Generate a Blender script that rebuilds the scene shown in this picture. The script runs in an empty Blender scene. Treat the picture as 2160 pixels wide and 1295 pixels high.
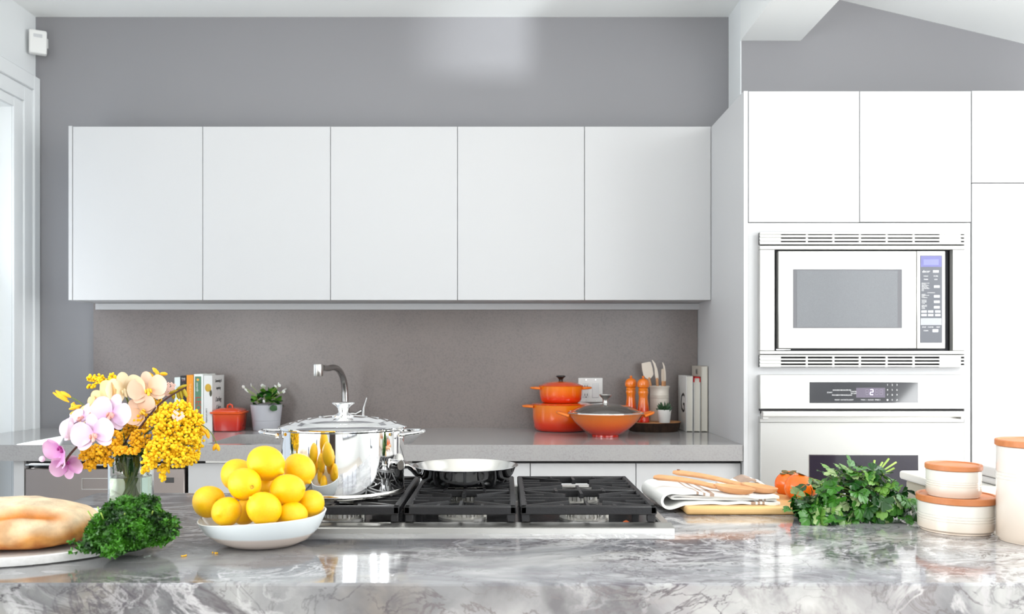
import bpy, bmesh, math, random
from mathutils import Vector, Matrix, noise as mnoise
PI = math.pi
SC = bpy.context.scene
COL = SC.collection

# ------------------------------------------------------------------ camera
FPX, VX, VY, EYE = 1850.0, 1061.5, 751.0, 1.25      # focal length in px, principal point, eye height
cam_d = bpy.data.cameras.new('camera')
cam_d.sensor_fit = 'HORIZONTAL'; cam_d.sensor_width = 36.0
cam_d.lens = FPX / 2160.0 * 36.0
cam_d.shift_x = (1080 - VX) / 2160.0
cam_d.shift_y = (VY - 647.5) / 2160.0
cam_d.clip_start = 0.05
cam_d.dof.use_dof = True; cam_d.dof.focus_distance = 2.15; cam_d.dof.aperture_fstop = 6.3
cam = bpy.data.objects.new('camera', cam_d); COL.objects.link(cam)
cam.location = (0, 0, EYE); cam.rotation_euler = (PI / 2, 0, 0)
SC.camera = cam

# ------------------------------------------------------------------ light
SC.view_settings.view_transform = 'Standard'; SC.view_settings.look = 'None'
SC.view_settings.gamma = 1.0; SC.view_settings.use_curve_mapping = False
SC.view_settings.exposure = -0.08
wd = bpy.data.worlds.new('daylight'); SC.world = wd; wd.use_nodes = True
wd.node_tree.nodes['Background'].inputs[0].default_value = (0.86, 0.93, 1.0, 1)
wd.node_tree.nodes['Background'].inputs[1].default_value = 2.0

def area(name, loc, rot, sx, sy, power, col=(1, 1, 1), spread=PI):
    d = bpy.data.lights.new(name, 'AREA'); d.shape = 'RECTANGLE'; d.size = sx; d.size_y = sy
    d.energy = power; d.color = col; d.spread = spread
    o = bpy.data.objects.new(name, d); COL.objects.link(o); o.location = loc; o.rotation_euler = rot
    return o
# daylight lights at the room's openings; the left window one is added fill
area('window_daylight_right', (3.59, 1.87, 1.40), (0, PI / 2 + math.radians(42), 0), 1.8, 1.2, 60, (0.97, 0.99, 1.0))
area('window_daylight_right_near', (3.59, 0.10, 1.40), (0, PI / 2 + math.radians(42), 0), 1.8, 0.95, 44, (0.97, 0.99, 1.0))
area('window_daylight_rear', (1.75, -3.05, 1.55), (PI / 2 + math.radians(46), 0, 0), 2.5, 1.9, 54, (0.97, 0.99, 1.0))
area('door_daylight_left', (-2.16, 3.52, 1.45), (0, -PI / 2 - math.radians(30), 0), 1.6, 0.36, 5, (0.92, 0.97, 1.0))
area('left_fill_light', (-2.17, 0.45, 1.45), (0, -PI / 2 - math.radians(40), 0), 1.5, 2.0, 78, (0.96, 0.99, 1.0))  # added fill to lift the ceiling and the tall side panel
area('skylight_daylight', (2.35, 1.3, 2.66), (0, math.radians(13), 0), 0.9, 1.5, 48, (0.97, 0.99, 1.0))
# added outdoor spot throws a soft bright patch high on the grey wall
# (it comes up through the rear window; the window's sill and side cut its edges)
gd_ = bpy.data.lights.new('patch_spot', 'SPOT'); gd_.energy = 4300.0; gd_.color = (0.93, 0.98, 1.0)
gd_.spot_size = math.radians(6.0); gd_.spot_blend = 1.0; gd_.shadow_soft_size = 0.03
gl_ = bpy.data.objects.new('patch_spot', gd_); COL.objects.link(gl_); gl_.location = (4.165, -6.0, -.195)
gl_.rotation_euler = (Vector((.13, 4.1, 2.64)) - gl_.location).to_track_quat('-Z', 'Y').to_euler()
# low sun through the rear windows: it falls on the pale floor behind the camera and bounces up
sd = bpy.data.lights.new('sun', 'SUN'); sd.energy = 13.0; sd.angle = math.radians(1.0); sd.color = (1.0, 0.98, 0.95)
so_ = bpy.data.objects.new('sun', sd); COL.objects.link(so_)
so_.rotation_euler = Vector((-.42, .64, -.66)).to_track_quat('-Z', 'Y').to_euler()

# ------------------------------------------------------------------ helpers
def lin(c):
    r = []
    for x in c:
        x = x / 255.0
        r.append(x / 12.92 if x <= 0.04045 else ((x + 0.055) / 1.055) ** 2.4)
    return tuple(r) + (1.0,)

def X(px, Y): return (px - VX) * Y / FPX
def Z(py, Y): return EYE - (py - VY) * Y / FPX

MATS = {}
def nodes(name):
    m = bpy.data.materials.new(name); m.use_nodes = True
    nt = m.node_tree
    return m, nt, nt.nodes['Principled BSDF']

def pm(name, col, rough=0.5, metal=0.0, coat=0.0, var=None, bump=None, spec=0.5, trans=0.0, ior=1.5,
       emit=None, sub=0.0, sheen=0.0, aniso=None, coord='Object', coat_rough=0.05):
    """principled material; var=(scale, colour2, contrast, stretch) mottles the colour; bump=(scale, strength)"""
    if name in MATS: return MATS[name]
    m, nt, p = nodes(name)
    p.inputs['Base Color'].default_value = lin(col)
    p.inputs['Roughness'].default_value = rough; p.inputs['Metallic'].default_value = metal
    p.inputs['Coat Weight'].default_value = coat; p.inputs['Coat Roughness'].default_value = coat_rough
    p.inputs['Specular IOR Level'].default_value = spec
    p.inputs['Transmission Weight'].default_value = trans; p.inputs['IOR'].default_value = ior
    if sub:
        p.inputs['Subsurface Weight'].default_value = sub; p.inputs['Subsurface Scale'].default_value = 0.01
        p.inputs['Subsurface Radius'].default_value = (1.0, 0.5, 0.2)
    p.inputs['Sheen Weight'].default_value = sheen
    if emit:
        p.inputs['Emission Color'].default_value = lin(emit[0]); p.inputs['Emission Strength'].default_value = emit[1]
    L = nt.links.new
    if var or bump:
        tc = nt.nodes.new('ShaderNodeTexCoord')
    if var:
        sc, c2, con = var[:3]
        mp = nt.nodes.new('ShaderNodeMapping'); L(tc.outputs[coord], mp.inputs[0])
        if len(var) > 3: mp.inputs['Scale'].default_value = var[3]
        nz = nt.nodes.new('ShaderNodeTexNoise'); L(mp.outputs[0], nz.inputs['Vector'])
        nz.inputs['Scale'].default_value = sc; nz.inputs['Detail'].default_value = 4
        cr = nt.nodes.new('ShaderNodeValToRGB'); L(nz.outputs[0], cr.inputs[0])
        cr.color_ramp.elements[0].position = 0.5 - con; cr.color_ramp.elements[1].position = 0.5 + con
        cr.color_ramp.elements[0].color = lin(col); cr.color_ramp.elements[1].color = lin(c2)
        L(cr.outputs[0], p.inputs['Base Color'])
    if bump:
        nb = nt.nodes.new('ShaderNodeTexNoise'); nb.inputs['Scale'].default_value = bump[0]
        nb.inputs['Detail'].default_value = 3
        src = tc.outputs[coord]
        if len(bump) > 2:
            mp2 = nt.nodes.new('ShaderNodeMapping'); mp2.inputs['Scale'].default_value = bump[2]
            L(src, mp2.inputs[0]); src = mp2.outputs[0]
        L(src, nb.inputs['Vector'])
        bp = nt.nodes.new('ShaderNodeBump'); bp.inputs['Strength'].default_value = bump[1]
        bp.inputs['Distance'].default_value = 0.002
        L(nb.outputs[0], bp.inputs['Height']); L(bp.outputs[0], p.inputs['Normal'])
    MATS[name] = m
    return m

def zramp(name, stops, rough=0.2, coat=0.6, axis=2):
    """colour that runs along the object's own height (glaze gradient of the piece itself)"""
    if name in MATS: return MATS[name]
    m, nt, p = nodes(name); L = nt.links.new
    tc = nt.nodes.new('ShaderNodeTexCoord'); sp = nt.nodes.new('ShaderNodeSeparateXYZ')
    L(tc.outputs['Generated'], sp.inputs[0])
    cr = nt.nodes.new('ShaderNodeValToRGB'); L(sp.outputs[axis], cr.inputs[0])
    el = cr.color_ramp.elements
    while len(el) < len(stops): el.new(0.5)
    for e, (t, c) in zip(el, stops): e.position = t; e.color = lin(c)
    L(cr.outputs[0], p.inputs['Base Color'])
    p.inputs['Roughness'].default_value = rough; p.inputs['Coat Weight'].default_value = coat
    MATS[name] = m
    return m

class MB:
    """collects shapes into one mesh"""
    def __init__(s): s.v = []; s.f = []; s.hard = False
    def add(s, vs, fs):
        n = len(s.v); s.v += [tuple(v) for v in vs]; s.f += [[i + n for i in f] for f in fs]; return s
    def box(s, x0, x1, y0, y1, z0, z1, b=0.0, seg=1):
        if b <= 0:
            vs = [(x, y, z) for z in (z0, z1) for y in (y0, y1) for x in (x0, x1)]
            return s.add(vs, [(0, 2, 3, 1), (4, 5, 7, 6), (0, 1, 5, 4), (2, 6, 7, 3), (0, 4, 6, 2), (1, 3, 7, 5)])
        if seg > 1: s.hard = True
        bm = bmesh.new(); bmesh.ops.create_cube(bm, size=1.0)
        for v in bm.verts:
            v.co = Vector(((x0 + x1) / 2 + v.co.x * (x1 - x0), (y0 + y1) / 2 + v.co.y * (y1 - y0), (z0 + z1) / 2 + v.co.z * (z1 - z0)))
        bmesh.ops.bevel(bm, geom=list(bm.edges), offset=b, segments=seg, profile=0.5, affect='EDGES')
        bm.verts.index_update()
        s.add([v.co for v in bm.verts], [[v.index for v in f.verts] for f in bm.faces]); bm.free()
        return s
    def lathe(s, prof, c=(0, 0, 0), n=40, sx=1.0, sy=1.0, fn=None):
        """prof: list of (r, z) from the axis or not; ends with r==0 are closed to a point"""
        vs = []; fs = []; rings = []
        for (r, z) in prof:
            if abs(r) < 1e-7:
                rings.append([len(vs)]); vs.append((c[0], c[1], c[2] + z))
            else:
                ring = []
                for k in range(n):
                    a = 2 * PI * k / n
                    q = (r * math.cos(a) * sx, r * math.sin(a) * sy, z)
                    if fn: q = fn(q, a, r)
                    ring.append(len(vs)); vs.append((c[0] + q[0], c[1] + q[1], c[2] + q[2]))
                rings.append(ring)
        for A, B in zip(rings, rings[1:]):
            for k in range(n):
                k2 = (k + 1) % n
                if len(A) == 1 and len(B) == 1: break
                if len(A) == 1: fs.append((A[0], B[k2], B[k]))
                elif len(B) == 1: fs.append((A[k], A[k2], B[0]))
                else: fs.append((A[k], A[k2], B[k2], B[k]))
        return s.add(vs, fs)
    def tube(s, pts, r, n=8, flat=1.0, cap=True, up=None):
        """tube along pts with radius r (number or list); flat squashes it along the second frame axis"""
        P = [Vector(p) for p in pts]; m = len(P)
        R = r if isinstance(r, (list, tuple)) else [r] * m
        FL = flat if isinstance(flat, (list, tuple)) else [flat] * m
        t0 = (P[1] - P[0]).normalized()
        u = Vector(up) if up else (Vector((0, 0, 1)) if abs(t0.z) < 0.9 else Vector((1, 0, 0)))
        vs = []; fs = []
        for i in range(m):
            t = (P[min(i + 1, m - 1)] - P[max(i - 1, 0)])
            if t.length < 1e-9: t = t0
            t = t.normalized()
            a = t.cross(u); a = a.normalized() if a.length > 1e-6 else Vector((1, 0, 0))
            b = a.cross(t).normalized(); u = b
            for k in range(n):
                w = 2 * PI * k / n
                vs.append(P[i] + a * (math.cos(w) * R[i]) + b * (math.sin(w) * R[i] * FL[i]))
        for i in range(m - 1):
            for k in range(n):
                k2 = (k + 1) % n
                fs.append((i * n + k, i * n + k2, (i + 1) * n + k2, (i + 1) * n + k))
        if cap:
            fs.append(tuple(range(n - 1, -1, -1))); fs.append(tuple((m - 1) * n + k for k in range(n)))
        return s.add(vs, fs)
    def prism(s, out, z0, z1):
        n = len(out)
        vs = [(x, y, z0) for x, y in out] + [(x, y, z1) for x, y in out]
        fs = [tuple(range(n - 1, -1, -1)), tuple(range(n, 2 * n))]
        fs += [(k, (k + 1) % n, (k + 1) % n + n, k + n) for k in range(n)]
        return s.add(vs, fs)
    def ell(s, c, r, nu=16, nv=10, rot=None):
        rx, ry, rz = (r, r, r) if not isinstance(r, (tuple, list)) else r
        vs = [Vector((0, 0, rz))]; fs = []
        for j in range(1, nv):
            t = PI * j / nv
            for k in range(nu):
                a = 2 * PI * k / nu
                vs.append(Vector((rx * math.sin(t) * math.cos(a), ry * math.sin(t) * math.sin(a), rz * math.cos(t))))
        vs.append(Vector((0, 0, -rz)))
        for k in range(nu):
            fs.append((0, 1 + k, 1 + (k + 1) % nu))
            fs.append((len(vs) - 1, 1 + (nv - 2) * nu + (k + 1) % nu, 1 + (nv - 2) * nu + k))
        for j in range(nv - 2):
            for k in range(nu):
                a = 1 + j * nu + k; b = 1 + j * nu + (k + 1) % nu
                fs.append((a, a + nu, b + nu, b))
        if rot is not None: vs = [rot @ v for v in vs]
        return s.add([v + Vector(c) for v in vs], fs)
    def frame(s, x0, x1, z0, z1, w, y0, y1):
        """rectangular frame in the XZ plane, w=(left,right,bottom,top) widths"""
        l, r, b, t = w if isinstance(w, (list, tuple)) else (w,) * 4
        s.box(x0, x0 + l, y0, y1, z0, z1); s.box(x1 - r, x1, y0, y1, z0, z1)
        s.box(x0 + l, x1 - r, y0, y1, z0, z0 + b); s.box(x0 + l, x1 - r, y0, y1, z1 - t, z1)
        return s
    def mesh(s, name, off=(0, 0, 0), smooth=True, angle=38):
        me = bpy.data.meshes.new(name)
        me.from_pydata([(v[0] - off[0], v[1] - off[1], v[2] - off[2]) for v in s.v], [], s.f)
        me.validate(); me.update()
        bm = bmesh.new(); bm.from_mesh(me); bmesh.ops.recalc_face_normals(bm, faces=bm.faces); bm.to_mesh(me); bm.free()
        if smooth:
            me.polygons.foreach_set('use_smooth', [True] * len(me.polygons))
            me.set_sharp_from_angle(angle=math.radians(12 if s.hard else angle))
        return me

def tag(o, label=None, cat=None, group=None, kind=None):
    if label: o['label'] = label
    if cat: o['category'] = cat
    if group: o['group'] = group
    if kind: o['kind'] = kind
    return o

def thing(name, label, cat, loc=(0, 0, 0), rotz=0.0, group=None):
    o = bpy.data.objects.new(name, None); COL.objects.link(o)
    o.empty_display_size = 0.05
    o.location = loc; o.rotation_euler = (0, 0, rotz)
    return tag(o, label, cat, group)

def root_loc(o):
    l = Vector((0, 0, 0))
    while o is not None: l += o.location; o = o.parent
    return l

def part(name, mb, mat, parent=None, world=True, label=None, kind=None, smooth=True, angle=38):
    """one mesh object; with world=True the shape is given in room coordinates (parents are not rotated then)"""
    off = root_loc(parent) if (parent is not None and world) else (0, 0, 0)
    me = mb.mesh(name, off, smooth, angle) if isinstance(mb, MB) else mb
    o = bpy.data.objects.new(name, me); COL.objects.link(o)
    if me.materials: me.materials.clear()
    me.materials.append(mat)
    if parent is not None: o.parent = parent
    return tag(o, label, None, None, kind)

def single(name, mb, mat, label, cat, loc=None, group=None, rotz=0.0, **k):
    """a thing that is one mesh, its origin at loc (shape in room coordinates unless rotz is used)"""
    loc = loc or (0, 0, 0)
    me = mb.mesh(name, loc, **k)
    o = bpy.data.objects.new(name, me); COL.objects.link(o); me.materials.append(mat)
    o.location = loc; o.rotation_euler = (0, 0, rotz)
    return tag(o, label, cat, group)

def struct(name, mb, mat, parent=None, label=None, cat=None):
    o = part(name, mb, mat, parent)
    if parent is None: o['kind'] = 'structure'
    if label: o['label'] = label
    if cat: o['category'] = cat
    return o

def copy_of(o, parent, loc=None, rot=None, scale=None):
    """another object sharing the mesh"""
    c = o.copy(); COL.objects.link(c); c.parent = parent
    if loc is not None: c.location = loc
    if rot is not None: c.rotation_euler = rot
    if scale is not None: c.scale = scale
    return c

def text_mesh(txt, size, depth=0.0003, shear=0.0, align='CENTER', sx=1.0):
    cu = bpy.data.curves.new('lettering', 'FONT'); cu.body = txt; cu.size = size; cu.extrude = depth
    cu.shear = shear; cu.align_x = align; cu.align_y = 'CENTER'; cu.resolution_u = 2
    o = bpy.data.objects.new('lettering', cu); COL.objects.link(o)
    dg = bpy.context.evaluated_depsgraph_get()
    me = bpy.data.meshes.new_from_object(o.evaluated_get(dg))
    bpy.data.objects.remove(o); bpy.data.curves.remove(cu)
    if sx != 1.0:
        for v in me.vertices: v.co.x *= sx
    return me

def lettering(txt, size, mat, parent, loc, rot=(PI / 2, 0, 0), **k):
    """flat letters standing just proud of a surface; loc relative to the parent"""
    me = text_mesh(txt, size, **k)
    o = bpy.data.objects.new('lettering', me); COL.objects.link(o); me.materials.clear(); me.materials.append(mat)
    o.parent = parent; o.location = loc; o.rotation_euler = rot
    return o

# ------------------------------------------------------------------ materials of the room and the fittings
M_white = pm('white_lacquer', (202, 202, 203), 0.5, spec=0.25)
M_wallpaint = pm('grey_wall_paint', (145, 144, 147), 0.42, spec=0.35, bump=(260, 0.06))
M_white_wall = pm('white_wall_paint', (240, 243, 244), 0.6, bump=(220, 0.05))
M_ceiling = pm('ceiling_paint', (246, 248, 247), 0.8)
M_floor = pm('pale_oak_floor', (214, 206, 196), 0.4, var=(3, (200, 190, 178), 0.25, (1, 8, 1)))
M_gap = pm('shadow_gap', (40, 38, 40), 0.8)
M_steel = pm('brushed_steel', (206, 204, 200), 0.32, 1.0, bump=(40, 0.04, (1, 1, 60)))
M_steel_dark = pm('satin_steel_door', (160, 150, 146), 0.38, 1.0, bump=(30, 0.05, (60, 1, 1)))
M_chrome = pm('polished_steel', (240, 240, 240), 0.045, 1.0)
M_chrome_soft = pm('soft_polished_steel', (222, 220, 216), 0.16, 1.0)
M_black = pm('black_plastic', (18, 18, 20), 0.35)
M_blackglass = pm('black_glass', (16, 14, 20), 0.06, coat=1.0)
M_appl = pm('pale_brushed_steel', (200, 199, 196), 0.34, 0.55, spec=0.5, bump=(30, 0.03, (1, 1, 80)))
M_print = pm('white_print', (235, 235, 235), 0.5)

def quartz(name, c1, c2, c3, rough):
    m, nt, p = nodes(name); L = nt.links.new
    tc = nt.nodes.new('ShaderNodeTexCoord')
    n1 = nt.nodes.new('ShaderNodeTexNoise'); n1.inputs['Scale'].default_value = 150; n1.inputs['Detail'].default_value = 5
    n2 = nt.nodes.new('ShaderNodeTexNoise'); n2.inputs['Scale'].default_value = 7; n2.inputs['Detail'].default_value = 5
    for n in (n1, n2): L(tc.outputs['Object'], n.inputs['Vector'])
    r1 = nt.nodes.new('ShaderNodeValToRGB'); L(n1.outputs[0], r1.inputs[0])
    r1.color_ramp.elements[0].position = 0.36; r1.color_ramp.elements[1].position = 0.52
    r1.color_ramp.elements[0].color = lin(c2); r1.color_ramp.elements[1].color = lin(c1)
    r2 = nt.nodes.new('ShaderNodeValToRGB'); L(n2.outputs[0], r2.inputs[0])
    r2.color_ramp.elements[0].position = 0.35; r2.color_ramp.elements[1].position = 0.7
    r2.color_ramp.elements[0].color = (0, 0, 0, 1); r2.color_ramp.elements[1].color = (0.55, 0.55, 0.55, 1)
    mx = nt.nodes.new('ShaderNodeMixRGB'); L(r2.outputs[0], mx.inputs[0]); L(r1.outputs[0], mx.inputs[1])
    mx.inputs[2].default_value = lin(c3); L(mx.outputs[0], p.inputs['Base Color'])
    p.inputs['Roughness'].default_value = rough
    return m
M_splash = quartz('grey_quartz_splash', (127, 118, 115), (116, 108, 106), (133, 123, 119), 0.3)
M_counter = quartz('grey_quartz_top', (166, 164, 164), (156, 153, 153), (170, 167, 165), 0.12)

def marble():
    m, nt, p = nodes('veined_marble'); L = nt.links.new
    N = nt.nodes.new
    tc = N('ShaderNodeTexCoord')
    mp = N('ShaderNodeMapping'); L(tc.outputs['Object'], mp.inputs[0])
    mp.inputs['Scale'].default_value = (1.0, 1.55, 1.3); mp.inputs['Rotation'].default_value = (0.15, 0.1, 0.22)
    def noise(scale, det=6, dist=0.0, rough=0.55, vec=None):
        n = N('ShaderNodeTexNoise'); n.inputs['Scale'].default_value = scale; n.inputs['Detail'].default_value = det
        n.inputs['Distortion'].default_value = dist; n.inputs['Roughness'].default_value = rough
        L(vec or mp.outputs[0], n.inputs['Vector']); return n
    def ramp(src, stops):
        r = N('ShaderNodeValToRGB'); L(src, r.inputs[0]); el = r.color_ramp.elements
        while len(el) < len(stops): el.new(0.5)
        for e, (t, c) in zip(el, stops): e.position = t; e.color = c if len(c) == 4 else (c[0], c[0], c[0], 1)
        return r
    def mix(f, a, b, mode='MIX'):
        x = N('ShaderNodeMixRGB'); x.blend_type = mode
        if isinstance(f, float): x.inputs[0].default_value = f
        else: L(f, x.inputs[0])
        for i, q in ((1, a), (2, b)):
            if isinstance(q, tuple): x.inputs[i].default_value = q
            else: L(q, x.inputs[i])
        return x.outputs[0]
    base = ramp(noise(2.6, 7, 1.2).outputs[0], [(0.32, lin((104, 104, 110))), (0.46, lin((160, 160, 163))), (0.62, lin((206, 206, 205)))]).outputs[0]
    warm = ramp(noise(3.4, 5, 0.8).outputs[0], [(0.56, (0.0,)), (0.72, (0.5,))]).outputs[0]
    c = mix(warm, base, lin((196, 182, 166)))
    purp = ramp(noise(5.2, 6, 1.5).outputs[0], [(0.55, (0.0,)), (0.75, (0.5,))]).outputs[0]
    c = mix(purp, c, lin((132, 124, 132)))
    # veins: where a warped noise crosses its middle
    def vein(scale, dist, w, soft, col, c, gate):
        n = noise(scale, 6, dist, 0.6)
        a = N('ShaderNodeMath'); a.operation = 'SUBTRACT'; L(n.outputs[0], a.inputs[0]); a.inputs[1].default_value = 0.5
        b = N('ShaderNodeMath'); b.operation = 'ABSOLUTE'; L(a.outputs[0], b.inputs[0])
        r = ramp(b.outputs[0], [(w, (1.0,)), (w + soft, (0.0,))]).outputs[0]
        g = ramp(noise(gate, 3).outputs[0], [(0.42, (0.0,)), (0.58, (1.0,))]).outputs[0]
        mm = N('ShaderNodeMath'); mm.operation = 'MULTIPLY'; L(r, mm.inputs[0]); L(g, mm.inputs[1])
        return mix(mm.outputs[0], c, col)
    c = vein(2.1, 1.6, 0.003, 0.035, lin((112, 106, 112)), c, 2.0)
    c = vein(4.4, 2.2, 0.002, 0.018, lin((92, 86, 94)), c, 3.0)
    c = vein(9.0, 1.5, 0.002, 0.02, lin((120, 114, 118)), c, 5.0)
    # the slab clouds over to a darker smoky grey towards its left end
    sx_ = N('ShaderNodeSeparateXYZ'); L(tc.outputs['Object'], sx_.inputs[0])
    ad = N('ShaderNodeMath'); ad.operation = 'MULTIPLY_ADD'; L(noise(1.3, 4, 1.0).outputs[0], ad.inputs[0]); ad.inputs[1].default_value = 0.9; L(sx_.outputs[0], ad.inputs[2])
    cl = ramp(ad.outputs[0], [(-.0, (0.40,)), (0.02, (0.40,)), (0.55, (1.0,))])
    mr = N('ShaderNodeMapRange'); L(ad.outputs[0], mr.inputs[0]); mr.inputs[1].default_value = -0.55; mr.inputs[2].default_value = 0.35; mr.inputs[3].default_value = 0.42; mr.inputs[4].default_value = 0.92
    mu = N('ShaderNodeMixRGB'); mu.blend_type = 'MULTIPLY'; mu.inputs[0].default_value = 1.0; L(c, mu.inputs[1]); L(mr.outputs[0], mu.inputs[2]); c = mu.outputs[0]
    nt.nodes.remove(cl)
    c = vein(5.0, 1.8, 0.004, 0.03, lin((196, 194, 196)), c, 2.4)
    c = vein(3.1, 2.4, 0.002, 0.012, lin((74, 70, 78)), c, 1.7)
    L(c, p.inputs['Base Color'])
    p.inputs['Roughness'].default_value = 0.1
    p.inputs['Coat Weight'].default_value = 0.35; p.inputs['Coat Roughness'].default_value = 0.03
    return m
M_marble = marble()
# ================================================================== the room
YB = 4.084            # face of the backsplash
YW = 4.10             # grey wall
YU = 3.819            # fronts of the wall cabinets
YT = 3.304            # fronts of the tall cabinets
YR = 3.895            # grey wall above the tall cabinets
XL = -2.186; XR = 3.6; YK = -3.0
ZC = 2.835
TOP = 0.915
struct('floor', MB().box(XL - 1.2, XR + .1, YK - .1, YW + .1, -0.08, 0.0), M_floor)
struct('wall_back', MB().box(XL - .1, 1.054, YW, YW + .12, 0, ZC), M_wallpaint)
struct('wall_back_right', MB().box(1.057, XR, YR, YW + .12, 0, 3.0), M_wallpaint)
struct('trim_1', MB().box(1.0535, 1.057, YR - .001, YW - .0005, 0, ZC), M_white_wall)
struct('ceiling', MB().box(XL - .1, 1.054, YK - .1, YW + .12, ZC, ZC + .12), M_ceiling)
struct('ceiling_beam', MB().box(1.0535, 1.321, YK - .1, YR - .001, 2.650, 3.1), M_ceiling)
slz = lambda x: 2.873 - 0.238 * (x - 1.321)
mb = MB()
def slope_slab(mb, x0, x1, y0, y1):
    v = [(x0, y0, slz(x0)), (x1, y0, slz(x1)), (x1, y1, slz(x1)), (x0, y1, slz(x0))]
    v += [(a, b, c + .12) for a, b, c in v]
    mb.add(v, [(0, 3, 2, 1), (4, 5, 6, 7), (0, 1, 5, 4), (1, 2, 6, 5), (2, 3, 7, 6), (3, 0, 4, 7)])
slope_slab(mb, 1.321, 1.88, YK - .1, YW); slope_slab(mb, 2.82, XR + .1, YK - .1, YW)
slope_slab(mb, 1.88, 2.82, YK - .1, 0.5); slope_slab(mb, 1.88, 2.82, 2.1, YW)
struct('ceiling_slope', mb, M_ceiling)
mb = MB(); slope_slab(mb, 1.84, 2.86, .46, 2.14); mb.v = [(a, b, c + .121) for a, b, c in mb.v]
struct('skylight_cap', mb, M_white_wall)      # unseen opaque cap, added to keep the sun out of the skylight well
# side and rear walls with their openings
mb = MB(); mb.box(XL - .12, XL, YK, -.6, 0, ZC); mb.box(XL - .12, XL, 1.5, 2.10, 0, ZC); mb.box(XL - .12, XL, -.6, 1.5, 0, .65); mb.box(XL - .12, XL, -.6, 1.5, 2.2, ZC); mb.box(XL - .12, XL, 3.90, YW, 0, ZC); mb.box(XL - .12, XL, 2.10, 3.90, 2.36, ZC)
struct('wall_left', mb, M_white_wall)
mb = MB(); mb.box(XR, XR + .12, YK, -0.4, 0, 3); mb.box(XR, XR + .12, 2.5, YW, 0, 3); mb.box(XR, XR + .12, .634, 1.25, 0, 3)
for a, b in ((-.4, .634), (1.25, 2.5)):
    mb.box(XR, XR + .12, a, b, 0, .45); mb.box(XR, XR + .12, a, b, 2.3, 3)
struct('wall_right', mb, M_white_wall)
mb = MB(); mb.box(XL, .45, YK - .12, YK, 0, 3); mb.box(3.05, XR, YK - .12, YK, 0, 3)
mb.box(.45, 3.05, YK - .12, YK, 0, .55); mb.box(.45, 3.05, YK - .12, YK, 2.5, 3.1)
struct('wall_rear', mb, M_white_wall)
M_winframe = pm('dark_window_frame', (60, 60, 64), 0.4)
def window(name, kind, a, b, z0, z1, nx):
    mb = MB(); t = .05
    def bx(u0, u1, w0, w1):
        if kind == 'y': mb.box(u0, u1, YK - .09, YK - .03, w0, w1)
        else: mb.box(XR + .03, XR + .09, u0, u1, w0, w1)
    bx(a, a + t, z0, z1); bx(b - t, b, z0, z1); bx(a, b, z0, z0 + t); bx(a, b, z1 - t, z1)
    for i in range(1, nx):
        u = a + (b - a) * i / nx; bx(u - t / 2, u + t / 2, z0, z1)
    return struct(name, mb, M_winframe)
window('window_1', 'x', 1.25, 2.5, .45, 2.3, 2); window('window_5', 'x', -0.4, .634, .45, 2.3, 1)
struct('added_left_window', MB().box(XL - .09, XL - .03, -.6, -.55, .65, 2.2).box(XL - .09, XL - .03, 1.45, 1.5, .65, 2.2).box(XL - .09, XL - .03, .42, .48, .65, 2.2).box(XL - .09, XL - .03, -.6, 1.5, .65, .7).box(XL - .09, XL - .03, -.6, 1.5, 2.15, 2.2), M_winframe)  # unseen window frame, added along with the left fill light
window('window_2', 'y', .45, 3.05, .55, 2.5, 3)
struct('reflection_door', MB().box(-1.55, -.65, YK + .002, YK + .05, 0, 2.1, b=.004).box(-1.4, -.8, YK + .05, YK + .058, .25, 1.0, b=.003).box(-1.4, -.8, YK + .05, YK + .058, 1.12, 1.95, b=.003), pm('dark_walnut', (52, 40, 34), .4))  # unseen dark door, added to give the steel pot dark reflections
# glazed door in the left wall: moulded casing, jamb and frosted panes
zh = 2.36
mb = MB(); mb.box(XL - .001, XL + .024, 4.045, YW - .002, 0, 2.545, b=.004); mb.box(XL - .001, XL + .016, 3.975, 4.045, 0, 2.475, b=.003)
mb.box(XL - .001, XL + .010, 3.90, 3.975, 0, 2.405, b=.003)
struct('trim_2', mb, M_white_wall)
mb = MB(); mb.box(XL - .001, XL + .024, 2.02, 4.045, 2.475, 2.545, b=.004); mb.box(XL - .001, XL + .016, 2.05, 3.975, 2.405, 2.475, b=.003)
mb.box(XL - .001, XL + .010, 2.08, 3.90, zh, 2.405, b=.003)
struct('trim_3', mb, M_white_wall)
dl = struct('door_1', MB().box(XL - .10, XL - .06, 3.80, 3.90, 0, zh, b=.004).box(XL - .10, XL - .06, 2.10, 2.20, 0, zh, b=.004).box(XL - .10, XL - .06, 2.95, 3.05, 0, zh, b=.004)
            .box(XL - .10, XL - .06, 2.20, 3.80, zh - .1, zh).box(XL - .10, XL - .06, 2.20, 3.80, 0, .12), M_white_wall)
m_, nt_, p_ = nodes('frosted_glass')
tr_ = nt_.nodes.new('ShaderNodeBsdfTranslucent'); tr_.inputs[0].default_value = (.72, .74, .76, 1)
nt_.links.new(tr_.outputs[0], nt_.nodes['Material Output'].inputs[0])
for a_, b_ in ((2.20, 2.95), (3.05, 3.80)): part('pane', MB().box(XL - .082, XL - .078, a_, b_, .12, zh - .1), m_, dl)

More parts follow.
